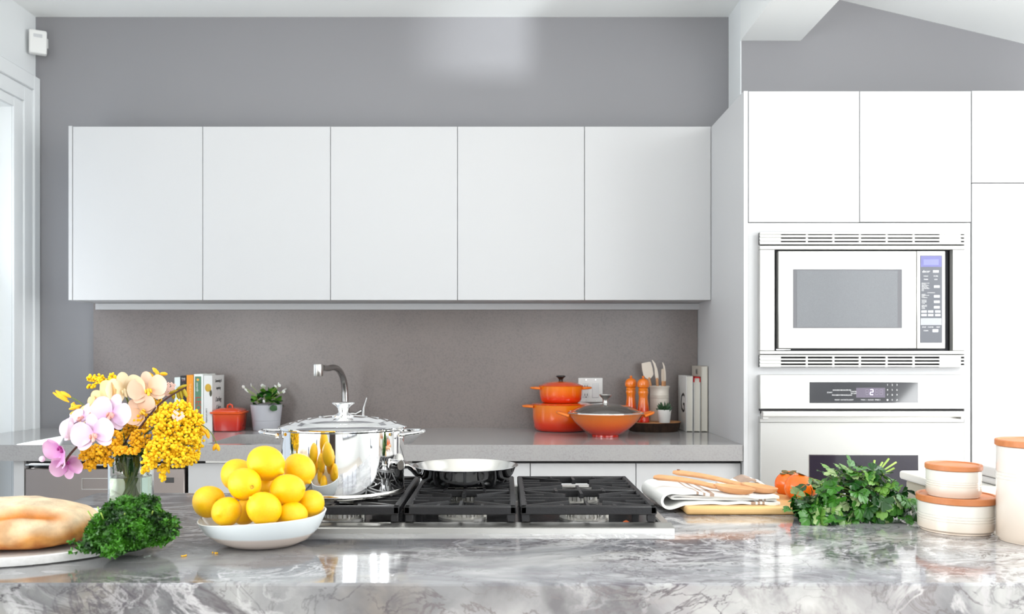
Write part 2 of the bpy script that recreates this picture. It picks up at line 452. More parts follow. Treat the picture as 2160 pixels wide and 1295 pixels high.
# ------------------------------------------------------------------ splash back, counter, base units
o = struct('backsplash', MB().box(X(197, YB), 0.904, YB, YW - .0005, TOP, 1.50), M_splash, None,
           'speckled grey-brown stone backsplash behind the back counter', 'backsplash')
CF = 3.308           # counter front
sx0, sx1, sy0, sy1 = -1.132, -0.352, 3.35, 3.756
ct = thing('back_countertop', 'grey quartz countertop with cut-out for the sink, along the back wall', 'countertop', (-.6, 3.7, TOP - .061))
mb = MB(); z0, z1 = TOP - .061, TOP
for (a, b, c, d) in ((XL + .002, sx0, CF, YB - .0005), (sx1, .9045, CF, YB - .0005), (sx0, sx1, CF, sy0), (sx0, sx1, sy1, YB - .0005)):
    mb.box(a, b, c, d, z0, z1)
part('slab', mb, M_counter, ct)
sk = thing('kitchen_sink', 'undermount stainless steel sink basin set in the back counter', 'sink', (-.742, 3.553, .70))
mb = MB(); w = .004; a, b, c, d = sx0 - .004, sx1 + .004, sy0 - .004, sy1 + .004
mb.box(a, b, c, d, .70, .704); mb.box(a, a + w, c, d, .704, z0 - .0005); mb.box(b - w, b, c, d, .704, z0 - .0005)
mb.box(a + w, b - w, c, c + w, .704, z0 - .0005); mb.box(a + w, b - w, d - w, d, .704, z0 - .0005)
part('basin', mb, M_steel, sk)
part('drain', MB().lathe([(0, .7045), (.045, .7045), (.045, .7065), (.035, .7065), (.03, .7055), (0, .7055)], (-.742, 3.6, 0), 24), M_chrome_soft, sk)

FB = 3.335           # fronts of the base units
M_drawer = M_white
def base_unit(x0, x1, label, rows, name='base_cabinet'):
    t = thing(name, label, 'cabinet', ((x0 + x1) / 2, 3.7, 0.0))
    mb = MB(); mb.box(x0 + .001, x1 - .001, FB + .022, YB - .02, .10, .69)
    mb.box(x0 + .001, x0 + .019, FB + .022, YB - .02, .69, z0 - .001); mb.box(x1 - .019, x1 - .001, FB + .022, YB - .02, .69, z0 - .001)
    mb.box(x0 + .001, x1 - .001, FB + .08, YB - .02, 0.0, .10)
    part('body', mb, M_white, t)
    zz = z0 - .012
    for i, h in enumerate(rows):
        for a, b in (((x0, x1),) if x1 - x0 < .6 else ((x0, X(645, FB)), (X(645, FB), x1))):
            part('drawer_front', MB().box(a + .0015, b - .0015, FB, FB + .020, zz - h + .003, zz, b=.0012), M_drawer, t)
        zz -= h
    return t
# dark strip painted in for the shade of the finger gap under the slab
struct('gap_shade_strip', MB().box(X(52, FB), .9045, FB + .012, FB + .020, z0 - .0115, z0 - .0005), M_gap)
bx = [X(396, FB), X(895, FB), X(1118.5, FB), X(1341.5, FB), .9045]
nm = ['white sink cabinet just right of the dishwasher, behind lemons and stock pot',
      'white base cabinet behind the frying pan, under the counter', 'white base cabinet behind the right cooktop grate',
      'white base cabinet at the right end, beside the tall oven cabinet']
for i in range(4): base_unit(bx[i], bx[i + 1], nm[i], [.145, .30, .30])
ep = single('end_panel', MB().box(X(29, FB), X(51, FB), FB - .002, YB - .001, 0, z0 - .0006, b=.001), M_white,
            'white end panel left of the stainless dishwasher', 'panel', (X(40, FB), 3.7, 0))
# dishwasher
dw = thing('dishwasher', 'stainless steel dishwasher built in under the left counter', 'dishwasher', ((X(54, FB) + X(390, FB)) / 2, 3.7, 0))
dx0, dx1 = X(54, FB), X(390, FB)
part('body', MB().box(dx0 - .003, dx1 + .008, FB + .03, YB - .02, .0, z0 - .014), M_black, dw)
part('door', MB().box(dx0, dx1, FB - .004, FB + .028, .11, Z(988, FB), b=.003), M_steel_dark, dw)
hx0, hx1, hz0, hz1 = X(174, FB), X(318, FB), Z(1032, FB), Z(1008, FB)
mb = MB(); mb.frame(hx0, hx1, hz0, hz1, .0022, FB - .0062, FB - .0038)
part('handle', mb, M_chrome_soft, dw, label='recessed rectangular pull')
part('display', MB().box(X(349, FB), X(368, FB), FB - .0052, FB - .0038, Z(1018, FB), Z(1007, FB), b=.0005), M_blackglass, dw)
part('top_rail', MB().box(dx0, dx1, FB - .002, FB + .028, Z(981.5, FB), Z(979, FB)), M_chrome_soft, dw)

# ------------------------------------------------------------------ wall cabinets
UZ0, UZ1 = Z(633, YU), Z(267, YU)
ux = [X(p, YU) for p in (153, 427.5, 697, 965, 1233, 1500)]
lab = ['leftmost of the five white handleless wall cabinets', 'second white wall cabinet from the left, above the sink area',
       'middle one of the five white wall cabinets', 'fourth white wall cabinet from the left, left of the last',
       'rightmost white wall cabinet, touching the tall oven cabinet']
for i in range(5):
    t = thing('wall_cabinet', lab[i], 'cabinet', ((ux[i] + ux[i + 1]) / 2, YU + .13, UZ0), group='white wall cabinets in a row')
    a, b = ux[i] + .0012, ux[i + 1] - .0012
    part('body', MB().box(ux[i] + .0003, ux[i + 1] - .0003, YU + .0225, YW - .0005, UZ0 + .002, UZ1 - .001), M_white, t)
    part('door', MB().box(a, b, YU, YU + .021, UZ0, UZ1, b=.001), M_white, t)
    if i == 0:
        part('side_panel', MB().box(X(144.5, YU), ux[0] - .0012, YU - .001, YW - .0005, UZ0, UZ1 + .003, b=.0008), M_white, t)
single('light_rail', MB().box(X(201, 4.055), X(1475, 4.055), 4.055, YB - .0005, Z(653, 4.055), UZ0 + .0005, b=.001), M_white,
       'white rail under the wall cabinets, above the grey backsplash', 'rail', (-.3, 4.07, 1.46))

# ------------------------------------------------------------------ tall cabinets with oven and microwave
tx = lambda p: X(p, YT)
tz = lambda p: Z(p, YT)
TT = tz(192)
cab = thing('tall_oven_cabinet', 'tall white cabinet housing the microwave and the wall oven', 'cabinet', (1.33, 3.6, 0))
part('side_panel', MB().box(.906, .9222, YT, YB + .015, 0, TT + .0005, b=.0008), M_white, cab)
part('filler_panel', MB().box(tx(2044), tx(2049.3), YT + .0215, YR - .001, 0, TT), M_white, cab)
mb = MB(); x0, x1 = .9224, tx(2044)
for (a, b) in ((TT - .018, TT - .001), (tz(480), tz(480) + .018), (tz(784), tz(781)), (.40, .418)):
    mb.box(x0, x1, YT + .022, YR - .001, a, b)
mb.box(x0, x1, YR - .012, YR - .001, 0, TT)
part('carcass', mb, M_white, cab)
part('door', MB().box(tx(1579.3), tx(1812.6), YT, YT + .021, tz(468.5), TT - .001, b=.001), M_white, cab)
part('door', MB().box(tx(1814.2), tx(2048), YT, YT + .021, tz(468), TT - .001, b=.001), M_white, cab)
# face frame round the appliances
mb = MB(); fy0, fy1 = YT + .004, YT + .022
mb.box(.9224, tx(1604), fy0, fy1, .42, tz(470)); mb.box(tx(2035), tx(2048), fy0, fy1, .42, tz(470))
mb.box(tx(1604), tx(2035), fy0, fy1, tz(491), tz(470)); mb.box(tx(1604), tx(2035), fy0, fy1, tz(792), tz(772))
part('face_frame', mb, M_white, cab)
part('drawer_front', MB().box(.9235, tx(2048), YT, YT + .021, .10, .415, b=.001), M_white, cab)
# fridge column on the right
fr = thing('tall_fridge_cabinet', 'tall white cabinet at the right edge, right of the microwave', 'cabinet', (2.1, 3.6, 0))
part('body', MB().box(tx(2050), 2.46, YT + .022, YR - .001, 0, TT - .001), M_white, fr)
part('door', MB().box(tx(2050.6), 2.458, YT, YT + .021, tz(385), TT + .001, b=.001), M_white, fr)
part('door', MB().box(tx(2050.6), 2.458, YT, YT + .021, .10, tz(387), b=.001), M_white, fr)

# microwave ---------------------------------------------------------
MY = YT - .022
mx = lambda p: X(p, MY)
mz = lambda p: Z(p, MY)
mw = thing('microwave', 'built-in pale steel microwave with louvred trim above the wall oven', 'microwave', ((mx(1603) + mx(2036)) / 2, 3.5, tz(774)))
L_, R_, T_, B_ = mx(1603), mx(2036), mz(489), mz(774)
part('housing', MB().box(mx(1622), mx(2020), YT + .03, YT + .42, mz(765), mz(498)), M_black, mw)
mb = MB()
mb.box(L_, mx(1634), MY, YT + .003, mz(739.5), mz(526.5), b=.0012); mb.box(mx(2010), R_, MY, YT + .003, mz(739.5), mz(526.5), b=.0012)
mb.box(L_, R_, MY, YT + .003, mz(526), mz(518), b=.0012); mb.box(L_, R_, MY, YT + .003, mz(747), mz(740), b=.0012)
part('trim_frame', mb, M_appl, mw)
# louvres: four thin bars above, four below, with uprights between the slots
for rows in ((489.3, 496.0, 503.4, 510.8), (748.6, 756.0, 763.0, 770.0)):
    for k, y in enumerate(rows):
        h = 5.8 if rows[0] < 600 else 4.8
        part('slat', MB().box(L_, R_, MY, MY + .010, mz(y + h - 1.1), mz(y), b=.0008), M_appl, mw)
    ya, yb = rows[0], rows[-1] + 4.5
    for p in (1603, 1700.5, 1756.5, 1812.5, 1869, 1926, 1983):
        w = 45 if p in (1603, 1983) else 4.5
        part('louvre_post', MB().box(mx(p), mx(min(p + w, 2036)), MY + .004, MY + .011, mz(yb), mz(ya + 1)), M_appl, mw)
    part('louvre_back', MB().box(L_ + .002, R_ - .002, YT + .0, YT + .003, mz(yb), mz(ya)), M_gap, mw)
mb = MB(); mb.box(mx(1634), mx(2010), YT + .012, YT + .028, mz(739.5), mz(526.5))
part('cavity', mb, pm('dark_recess', (46, 46, 52), 0.5), mw)
DY = MY - .002
d = part('door', MB().box(X(1642, DY), X(1933.4, DY), DY, YT + .010, Z(735, DY), Z(529.5, DY), b=.002), M_appl, mw)
part('window_bezel', MB().box(X(1673, DY), X(1902.5, DY), DY - .0012, DY + .001, Z(692, DY), Z(568, DY), b=.0006), pm('bezel_grey', (104, 104, 108), 0.3), d)
M_mwglass = pm('mesh_glass', (122, 124, 128), 0.12, coat=0.8, var=(900, (112, 114, 118), 0.1))
part('window_pane', MB().box(X(1680.5, DY), X(1893, DY), DY - .0018, DY - .001, Z(690, DY), Z(570.5, DY)), M_mwglass, d)
part('side_column', MB().box(X(1934.2, DY), X(1994, DY), DY, YT + .010, Z(735, DY), Z(529.5, DY), b=.0015), M_appl, mw)
PY = DY - .0012
cp = part('control_panel', MB().box(X(1941, DY), X(1987, DY), PY, DY + .001, Z(723, DY), Z(539, DY), b=.0005), pm('control_grey', (108, 110, 116), 0.55, spec=.2), mw)
# print and keys: positions in px of the photographed panel turned into room units
mo = root_loc(mw)
def mwloc(px, py, e=0.0): return Vector((X(px, PY), PY - .0002 - e, Z(py, PY))) - mo
M_disp = pm('blue_display', (120, 122, 186), 0.5, emit=((120, 124, 214), 0.35))
M_key = pm('pale_key', (222, 224, 228), 0.4)
part('display', MB().box(X(1942, PY), X(1986, PY), PY - .0004, PY + .0004, Z(563, PY), Z(540, PY)), pm('display_lilac', (120, 120, 166), 0.5, spec=.2), cp)
part('display', MB().box(X(1948, PY), X(1980, PY), PY - .0007, PY + .0002, Z(559, PY), Z(547, PY)), M_disp, cp)
lettering('dacor', .0125, M_print, cp, mwloc(1953, 572.5), shear=0.25)
def key(px, py, w, h):
    part('key', MB().box(X(px - w / 2, PY), X(px + w / 2, PY), PY - .0007, PY + .0002, Z(py + h / 2, PY), Z(py - h / 2, PY)), M_key, cp)
for (px, py, w, h) in ((1974, 572.5, 12, 5), (1976, 604.5, 12, 5), (1976, 625, 12, 5), (1976, 636.5, 12, 5), (1976, 648, 12, 5), (1973, 697.5, 12, 6),
                       (1949, 657, 11, 4.5), (1963, 657, 11, 4.5), (1978, 657, 11, 4.5), (1949, 664.5, 11, 4.5), (1963, 664.5, 11, 4.5), (1978, 664.5, 11, 4.5)):
    key(px, py, w, h)
part('speaker_panel', MB().box(X(1942, PY), X(1986, PY), PY - .0005, PY + .0002, Z(685.5, PY), Z(671, PY)), pm('panel_pale', (170, 172, 176), 0.4), cp)
for px, py, tx_ in ((1953, 582.5, 'HOLD'), (1953, 589.5, 'TIMER'), (1974, 582.5, 'MORE'), (1974, 589.5, 'LESS'), (1949, 690, 'STOP'), (1963, 690, 'CLOCK'), (1979, 690, 'HELP'), (1953, 697.5, 'CLEAR')):
    lettering(tx_, .0062, M_print, cp, mwloc(px, py))
for y0, n, tx_ in ((597.5, 8, ('SENSOR COOK', 'POTATO', 'FROZEN MEAL', 'FRESH VEG', 'FROZEN VEG', 'GROUND MEAT', 'FISH', 'RICE')),
                   (621, 4, ('REHEAT', 'DINNER PLATE', 'SOUP', 'CASSEROLE')), (633, 4, ('DEFROST', 'GROUND', 'POULTRY', 'STEAK')), (644, 4, ('POPCORN', 'BEVERAGE', 'PIZZA', 'WARM'))):
    for i in range(n): lettering(tx_[i], .0042, M_print, cp, mwloc(1944, y0 + i * 2.25), align='LEFT')
lettering('CONVENIENCE', .0042, M_print, cp, mwloc(1964, 617.5))
part('hinge', MB().box(X(1638, DY), X(1668, DY), DY + .002, DY + .006, Z(738.2, DY), Z(736.4, DY)), M_chrome, mw)

# wall oven ---------------------------------------------------------
OY = YT - .024
ox = lambda p: X(p, OY)
oz = lambda p: Z(p, OY)
ov = thing('wall_oven', 'pale steel wall oven with dark control glass, under the microwave', 'oven', ((ox(1603) + ox(2036)) / 2, 3.5, .44))
part('housing', MB().box(ox(1625), ox(2015), YT + .03, YT + .5, .45, oz(797)), M_black, ov)
fa = part('control_fascia', MB().box(ox(1603.5), ox(2034.5), OY, YT + .003, oz(862.5), oz(790.5), b=.0015), M_appl, ov)
part('shadow_gap', MB().box(ox(1605), ox(2033), OY + .006, YT + .003, oz(867), oz(862.6)), M_gap, ov)
dr = part('door', MB().box(ox(1604), ox(2034), OY, YT + .003, .45, oz(891), b=.0015), M_appl, ov)
hd = part('handle', MB().box(ox(1603), ox(2036), OY - .036, OY - .012, oz(878), oz(866.5), b=.003, seg=2), M_appl, ov)
for p in (1604, 2018):
    part('handle_bracket', MB().box(ox(p), ox(p + 12), OY - .030, OY + .001, oz(883), oz(872), b=.001), M_appl, ov)
part('door_top_strip', MB().box(ox(1604), ox(2034), OY + .003, YT + .003, oz(890.5), oz(879)), M_appl, ov)
part('window_pane', MB().box(ox(1707.5), ox(1936.5), OY - .0012, OY + .001, .62, oz(960)), pm('oven_glass', (40, 34, 48), 0.12, coat=1.0), dr)
part('window_border', MB().frame(ox(1706), ox(1938), .61, oz(958.5), .003, OY - .0009, OY + .001), M_chrome_soft, dr)
GY = OY - .0012
gp = part('control_glass', MB().box(ox(1707.5), ox(1936.5), GY, OY + .001, oz(850), oz(806), b=.0004), pm('control_glass', (44, 44, 50), 0.08, coat=1.0), fa)
part('control_border', MB().frame(ox(1706), ox(1938), oz(851.2), oz(804.8), .0022, OY - .0007, OY + .001), M_chrome_soft, fa)
oo = root_loc(ov)
def ovloc(px, py): return Vector((X(px, GY), GY - .0003, Z(py, GY))) - oo
part('display', MB().box(X(1806, GY), X(1867, GY), GY - .0005, GY + .0002, Z(838.5, GY), Z(818, GY)), pm('display_violet', (104, 96, 112), 0.25), gp)
M_seg = pm('lit_digit', (235, 225, 255), 0.5, emit=((225, 210, 255), 1.6))
M_dim = pm('unlit_digit', (126, 118, 134), 0.5)
def seg7(px, py, mat, on):
    """seven-segment digit"""
    w, h, t = .0105, .019, .0024
    c = Vector((X(px, GY), GY - .0006, Z(py, GY)))
    seg = {'a': (0, h / 2, 1), 'g': (0, 0, 1), 'd': (0, -h / 2, 1), 'f': (-w / 2, h / 4, 0), 'b': (w / 2, h / 4, 0), 'e': (-w / 2, -h / 4, 0), 'c': (w / 2, -h / 4, 0)}
    mb = MB()
    for k in on:
        u, v, hor = seg[k]
        if hor: mb.box(c.x + u - w / 2, c.x + u + w / 2, c.y - .0002, c.y, c.z + v - t / 2, c.z + v + t / 2)
        else: mb.box(c.x + u - t / 2, c.x + u + t / 2, c.y - .0002, c.y, c.z + v - h / 4 + .0005, c.z + v + h / 4 - .0005)
    part('digit', mb, mat, gp)
for px, m_, s_ in ((1829, M_dim, 'abcdefg'), (1838.5, M_seg, 'abged'), (1849, M_dim, 'abcdefg'), (1858.5, M_dim, 'abcdefg')): seg7(px, 827, m_, s_)
for px, py, s_ in ((1872, 812, '1'), (1882, 812, '2'), (1892, 812, '3'), (1872, 822.5, '4'), (1882, 822.5, '5'), (1892, 822.5, '6'),
                   (1872, 833, '7'), (1882, 833, '8'), (1892, 833, '9'), (1872, 843.5, '◇'), (1882, 843.5, '0'), (1892, 843.5, '#')):
    if s_ == '◇':
        c = (X(px, GY), Z(py, GY)); r = .0042
        part('key', MB().add([(c[0], GY - .0004, c[1] + r), (c[0] + r, GY - .0004, c[1]), (c[0], GY - .0004, c[1] - r), (c[0] - r, GY - .0004, c[1])], [(0, 3, 2, 1)]), M_print, gp)
    else: lettering(s_, .0095, M_print, gp, ovloc(px, py))
for px, py, s_ in ((1750, 828, 'START'), (1761, 823, 'BAKE'), (1771, 823, 'BROIL'), (1781, 823, 'ROAST'), (1791, 823, 'PURE'),
                   (1761, 833.5, 'PROOF'), (1771, 833.5, 'DEHYD'), (1781, 833.5, 'WARM'), (1791, 833.5, 'CLEAN'), (1800.5, 826, 'CANCEL'), (1800.5, 830, 'SECURE'),
                   (1766, 843.5, 'PRESET'), (1781, 843.5, 'FAVORITE'), (1795, 843.5, 'LIGHT'), (1821.5, 843.5, 'TIMER 1'), (1836.5, 843.5, 'CLOCK'), (1851, 843.5, 'TIMER 2')):
    lettering(s_, .0062 if len(s_) > 5 else .0068, M_print, gp, ovloc(px, py))

# small fittings on the walls ----------------------------------------
sen = thing('motion_sensor', 'small white alarm motion sensor in the upper left wall corner', 'sensor', (X(80, 4.03), 4.06, Z(117, 4.03)), 0)
c = Vector((X(80, 4.03), 4.045, Z(90, 4.03)))
so = root_loc(sen)
bod = part('body', MB().box(-.037, .037, -.02, .02, -.054, .054, b=.008, seg=3), pm('white_plastic', (236, 236, 234), 0.4), sen, world=False)
bod.location = Vector((X(80, 4.03), 4.03, Z(90, 4.03))) - so; bod.rotation_euler = (0, 0, math.radians(28))
ln = part('lens', MB().box(-.018, .018, -.0215, -.019, .018, .034, b=.001), pm('sensor_lens', (205, 206, 208), 0.3), bod, world=False)
mb = MB(); mb.box(XL + .0, XL + .06, 4.07, YW - .0005, Z(100, 4.08), Z(80, 4.08))
part('bracket', mb, MATS['white_plastic'], sen)
# double switch / outlet plate on the backsplash
op = thing('outlet_plate', 'white double wall plate with an outlet and a rocker switch', 'outlet', (X(1245, YB), YB, Z(848, YB)))
yp = YB - .006
part('plate', MB().box(X(1219.5, YB), X(1271, YB), yp, YB - .0003, Z(848, YB), Z(797, YB), b=.002, seg=2), MATS['white_plastic'], op)
pr = part('receptacle', MB().box(X(1228.5, YB), X(1243, YB), yp - .002, yp, Z(839, YB), Z(808, YB), b=.001), pm('outlet_white', (225, 226, 226), 0.4), op)
for py in (814, 832):
    for q in (-2.6, 2.6): part('slot', MB().box(X(1236 + q - .6, YB), X(1236 + q + .6, YB), yp - .0024, yp - .0015, Z(py + 3, YB), Z(py - 2, YB)), M_gap, pr)
    part('slot', MB().box(X(1235, YB), X(1237, YB), yp - .0024, yp - .0015, Z(py + 6.6, YB), Z(py + 4.4, YB)), M_gap, pr)
part('rocker', MB().box(X(1249, YB), X(1263, YB), yp - .003, yp, Z(839, YB), Z(808, YB), b=.0015), MATS['outlet_white'], op)
for px in (1236, 1256):
    for py in (801, 845): part('screw', MB().box(X(px, YB) - .002, X(px, YB) + .002, yp - .0008, yp, Z(py, YB) - .002, Z(py, YB) + .002), M_chrome_soft, op)

# ------------------------------------------------------------------ island
IY0, IY1 = 1.293, 2.15
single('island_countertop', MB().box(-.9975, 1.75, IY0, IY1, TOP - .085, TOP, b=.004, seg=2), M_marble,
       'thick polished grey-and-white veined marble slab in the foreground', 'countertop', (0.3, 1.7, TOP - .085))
ib = thing('island_cabinet', 'taupe kitchen island base under the marble slab', 'cabinet', (0.35, 1.75, 0))
part('body', MB().box(-.93, 1.68, IY0 + .25, IY1 - .03, .0, TOP - .0855), pm('taupe_lacquer', (118, 108, 102), .5), ib)
# ================================================================== cooktop
M_iron = pm('cast_iron', (28, 27, 29), 0.45, 0.0, bump=(300, 0.2), spec=0.4)
M_enamel = pm('black_enamel', (26, 26, 28), 0.22, coat=0.5)
M_burner = pm('burner_alloy', (188, 186, 182), 0.38, 0.9, bump=(120, 0.1))
CX0, CX1, CY0, CY1 = -.488, .3234, 1.655, 2.128
ck = thing('gas_cooktop', 'stainless gas cooktop with three black cast-iron grates set in the island', 'cooktop', ((CX0 + CX1) / 2, 1.89, TOP))
mb = MB()
mb.box(CX0 + .012, CX1 - .012, CY0 + .03, CY1 - .012, TOP - .0001, TOP + .003)
part('pan', mb, M_enamel, ck)
mb = MB()
prof = [(0, 0), (0, .0095), (.004, .0115), (.022, .0115), (.026, .0142), (.040, .0142), (.046, .003)]   # stepped front edge
n = len(prof)
vs = [(CX0, CY0 + a, TOP + z) for a, z in prof] + [(CX1, CY0 + a, TOP + z) for a, z in prof]
mb.add(vs, [(k, k + 1, n + k + 1, n + k) for k in range(n - 1)] + [tuple(range(n)), tuple(range(2 * n - 1, n - 1, -1))])
mb.box(CX0, CX0 + .018, CY0 + .046, CY1, TOP, TOP + .0115, b=.002); mb.box(CX1 - .018, CX1, CY0 + .046, CY1, TOP, TOP + .0115, b=.002)
mb.box(CX0 + .018, CX1 - .018, CY1 - .014, CY1, TOP, TOP + .0225, b=.002)
part('steel_rim', mb, M_steel, ck)
GZ = .9615; GY0, GY1 = 1.685, 2.11; GM = (GY0 + GY1) / 2
grates = ((-.4618, -.1995), (-.1915, .0253), (.0333, .2956))
def bar(p, q, w, h, taper=1.0, tip=1.0):
    """bar from p to q (x, y), top at GZ; the tip may be lower in height (taper) or narrower"""
    d = Vector((q[0] - p[0], q[1] - p[1])); nn = Vector((-d.y, d.x)).normalized() * w / 2; m2 = nn * tip
    zt = GZ; zb = GZ - h; ze = GZ - h * taper
    vs = [(p[0] + nn.x, p[1] + nn.y, zb), (p[0] - nn.x, p[1] - nn.y, zb), (q[0] - m2.x, q[1] - m2.y, ze), (q[0] + m2.x, q[1] + m2.y, ze),
          (p[0] + nn.x * .7, p[1] + nn.y * .7, zt), (p[0] - nn.x * .7, p[1] - nn.y * .7, zt), (q[0] - m2.x * .7, q[1] - m2.y * .7, zt), (q[0] + m2.x * .7, q[1] + m2.y * .7, zt)]
    return MB().add(vs, [(0, 3, 2, 1), (4, 5, 6, 7), (0, 1, 5, 4), (1, 2, 6, 5), (2, 3, 7, 6), (3, 0, 4, 7)])
for gi, (a, b) in enumerate(grates):
    w = b - a; xc = (a + b) / 2
    mb = MB(); t = .013
    mb.box(a, a + t, GY0, GY1, GZ - .016, GZ, b=.0025); mb.box(b - t, b, GY0, GY1, GZ - .016, GZ, b=.0025)
    mb.box(a, b, GY0, GY0 + t, GZ - .017, GZ, b=.0025); mb.box(a, b, GY1 - t, GY1, GZ - .016, GZ, b=.0025)
    mb.box(a + t, b - t, GM - .005, GM + .005, GZ - .016, GZ, b=.002)
    for fx in (a + .002, b - .018):
        for fy in (GY0 + .004, GM - .007, GY1 - .018): mb.box(fx, fx + .016, fy, fy + .014, TOP + (.0148 if fy < 1.70 else .0034), GZ - .015, b=.002)
    g = part('grate', mb, M_iron, ck)
    def fin(p, q, **k): part('finger', bar(p, q, .0085, .013, **k), M_iron, g)
    for ya, yb in ((GY0, GM), (GM, GY1)):
        yc = (ya + yb) / 2; hh = yb - ya
        for sgn, xe in ((1, a + t * .8), (-1, b - t * .8)):
            fin((xe, yc), (xe + sgn * w * .34, yc), taper=.8)
            for q in (-1, 1):
                fin((xe, yc + q * hh * .17), (xe + sgn * w * .155, yc + q * hh * .17), taper=.7)
                fin((xe, yc + q * hh * .43), (xe + sgn * w * .33, yc + q * hh * .20), taper=.8)
        for y0, q in ((ya + (t * .8 if ya == GY0 else .004), 1), (yb - (t * .8 if yb == GY1 else .004), -1)):
            fin((xc, y0), (xc, y0 + q * hh * .26), taper=.75)
            for k in (-1, 1): fin((xc + k * w * .2, y0), (xc + k * w * .19, y0 + q * hh * .09), taper=.35)
# burners under the grates
ct_ = [((g[0] + g[1]) / 2, y) for g in (grates[0], grates[2]) for y in (1.79, 2.0)] + [((grates[1][0] + grates[1][1]) / 2, 1.80), ((grates[1][0] + grates[1][1]) / 2, 2.0)]
for i, (x, y) in enumerate(ct_):
    bu = part('burner', MB().lathe([(0, .003), (.05, .003), (.05, .008), (.036, .010), (.036, .020), (.030, .024), (0, .024)], (x, y, TOP), 28), M_burner, ck)
    part('burner_cap', MB().lathe([(0, .0243), (.034, .0243), (.036, .0265), (.034, .029), (0, .0305)], (x, y, TOP), 28), M_enamel, bu)
    mb = MB()
    for k in range(24):
        c, s_ = math.cos(k * PI / 12), math.sin(k * PI / 12)
        mb.box(x + c * .0375 - .0012, x + c * .0375 + .0012, y + s_ * .0375 - .0012, y + s_ * .0375 + .0012, TOP + .010, TOP + .021)
    part('flame_ring', mb, M_chrome_soft, bu, kind='stuff')
    part('igniter', MB().lathe([(0, .003), (.003, .003), (.003, .018), (0, .020)], (x + .046, y - .012, TOP), 10), pm('igniter_ceramic', (225, 222, 214), 0.4), bu)
part('orange_stub', MB().lathe([(0, .0035), (.006, .0035), (.006, .012), (0, .015)], (X(1321, 1.71), 1.712, TOP), 12), pm('stub_orange', (224, 100, 20), 0.4), ck)  # small orange stub added under the front right grate

# ------------------------------------------------------------------ stock pot
sp = thing('stock_pot', 'shiny stainless steel stock pot with stepped lid on the left burners', 'pot', (-.338, 1.853, GZ))
H = .1384; R = .128
part('body', MB().lathe([(0, .0004), (R - .006, .0004), (R - .001, .004), (R, .010), (R, H - .004), (R + .004, H - .001), (R + .004, H + .0005), (R - .001, H - .002), (R - .003, .006), (0, .006)], n=96), M_chrome, sp, world=False, angle=25)
part('base_band', MB().lathe([(R + .0003, .003), (R + .0012, .005), (R + .0012, .012), (R + .0003, .0135)], n=96), M_chrome_soft, sp, world=False)
lp = [(R + .0055, H + .0008), (R + .006, H + .003), (R + .001, H + .0045)]
for r, z in ((.118, .0085), (.100, .0135), (.080, .018), (.056, .0215)):
    lp += [(r, H + z), (r - .004, H + z + .0004)]
    lp += [(r - .0055, H + z - .0012)]
lp += [(.028, H + .0228), (0, H + .0232)]
ld = part('lid', MB().lathe(lp, n=96), M_chrome, sp, world=False, angle=20)
part('knob', MB().lathe([(.0235, H + .0225), (.0235, H + .025), (.014, H + .0275), (.0098, H + .032), (.0115, H + .040), (.017, H + .046), (.0235, H + .0495), (.0242, H + .0515), (.020, H + .0528), (.008, H + .0515), (0, H + .051)], n=40), M_chrome, ld, world=False)
for sgn in (-1, 1):
    pts = []
    for k in range(13):
        a = -1.0 + 2.0 * k / 12
        pts.append((sgn * (R - .004 + .045 * (1 - abs(a) ** 2.6)), a * .052 - .01, H - .011 + .004 * (1 - abs(a) ** 2)))
    h = part('handle', MB().tube(pts, .0062, 10, flat=.6), M_chrome, sp, world=False)
    for a in (-.045, .025):
        part('rivet', MB().ell((sgn * (R - .0), a, H - .018), (.004, .004, .004), 10, 6), M_chrome, h, world=False)

# ------------------------------------------------------------------ frying pan
fp = thing('frying_pan', 'stainless steel frying pan on the centre grate beside the stock pot', 'pan', (-.0858, 1.996, GZ))
H2 = .041; R2 = .118
part('body', MB().lathe([(0, .0004), (.085, .0004), (.096, .006), (.108, .022), (R2 - .002, H2 - .003), (R2 + .002, H2), (R2 - .001, H2 + .0005)], n=80), M_chrome, fp, world=False, angle=50)
part('interior', MB().lathe([(R2 - .001, H2 + .0004), (R2 - .005, H2 - .004), (.105, .022), (.093, .009), (.083, .004), (0, .004)], n=80), M_chrome_soft, fp, world=False, angle=60)
hp = [(-.096, -.055, H2 - .016), (-.105, -.068, H2 - .012), (-.111, -.088, H2 - .001), (-.117, -.12, H2 + .012), (-.121, -.16, H2 + .020), (-.1225, -.205, H2 + .025)]
hn = part('handle', MB().tube(hp, [.006, .007, .006, .0065, .008, .0085], 12, flat=[.8, .7, .7, .8, 1.1, 1.25]), M_chrome, fp, world=False)
part('end_ring', MB().tube([(-.1225, -.2055, H2 + .0252), (-.1226, -.2095, H2 + .0254)], [.0072, .0064], 16, flat=1.5), M_chrome_soft, hn, world=False)
for q in ((-.094, -.052, H2 - .014), (-.099, -.060, H2 - .018)): part('rivet', MB().ell(q, .0042, 10, 6), M_chrome, hn, world=False)

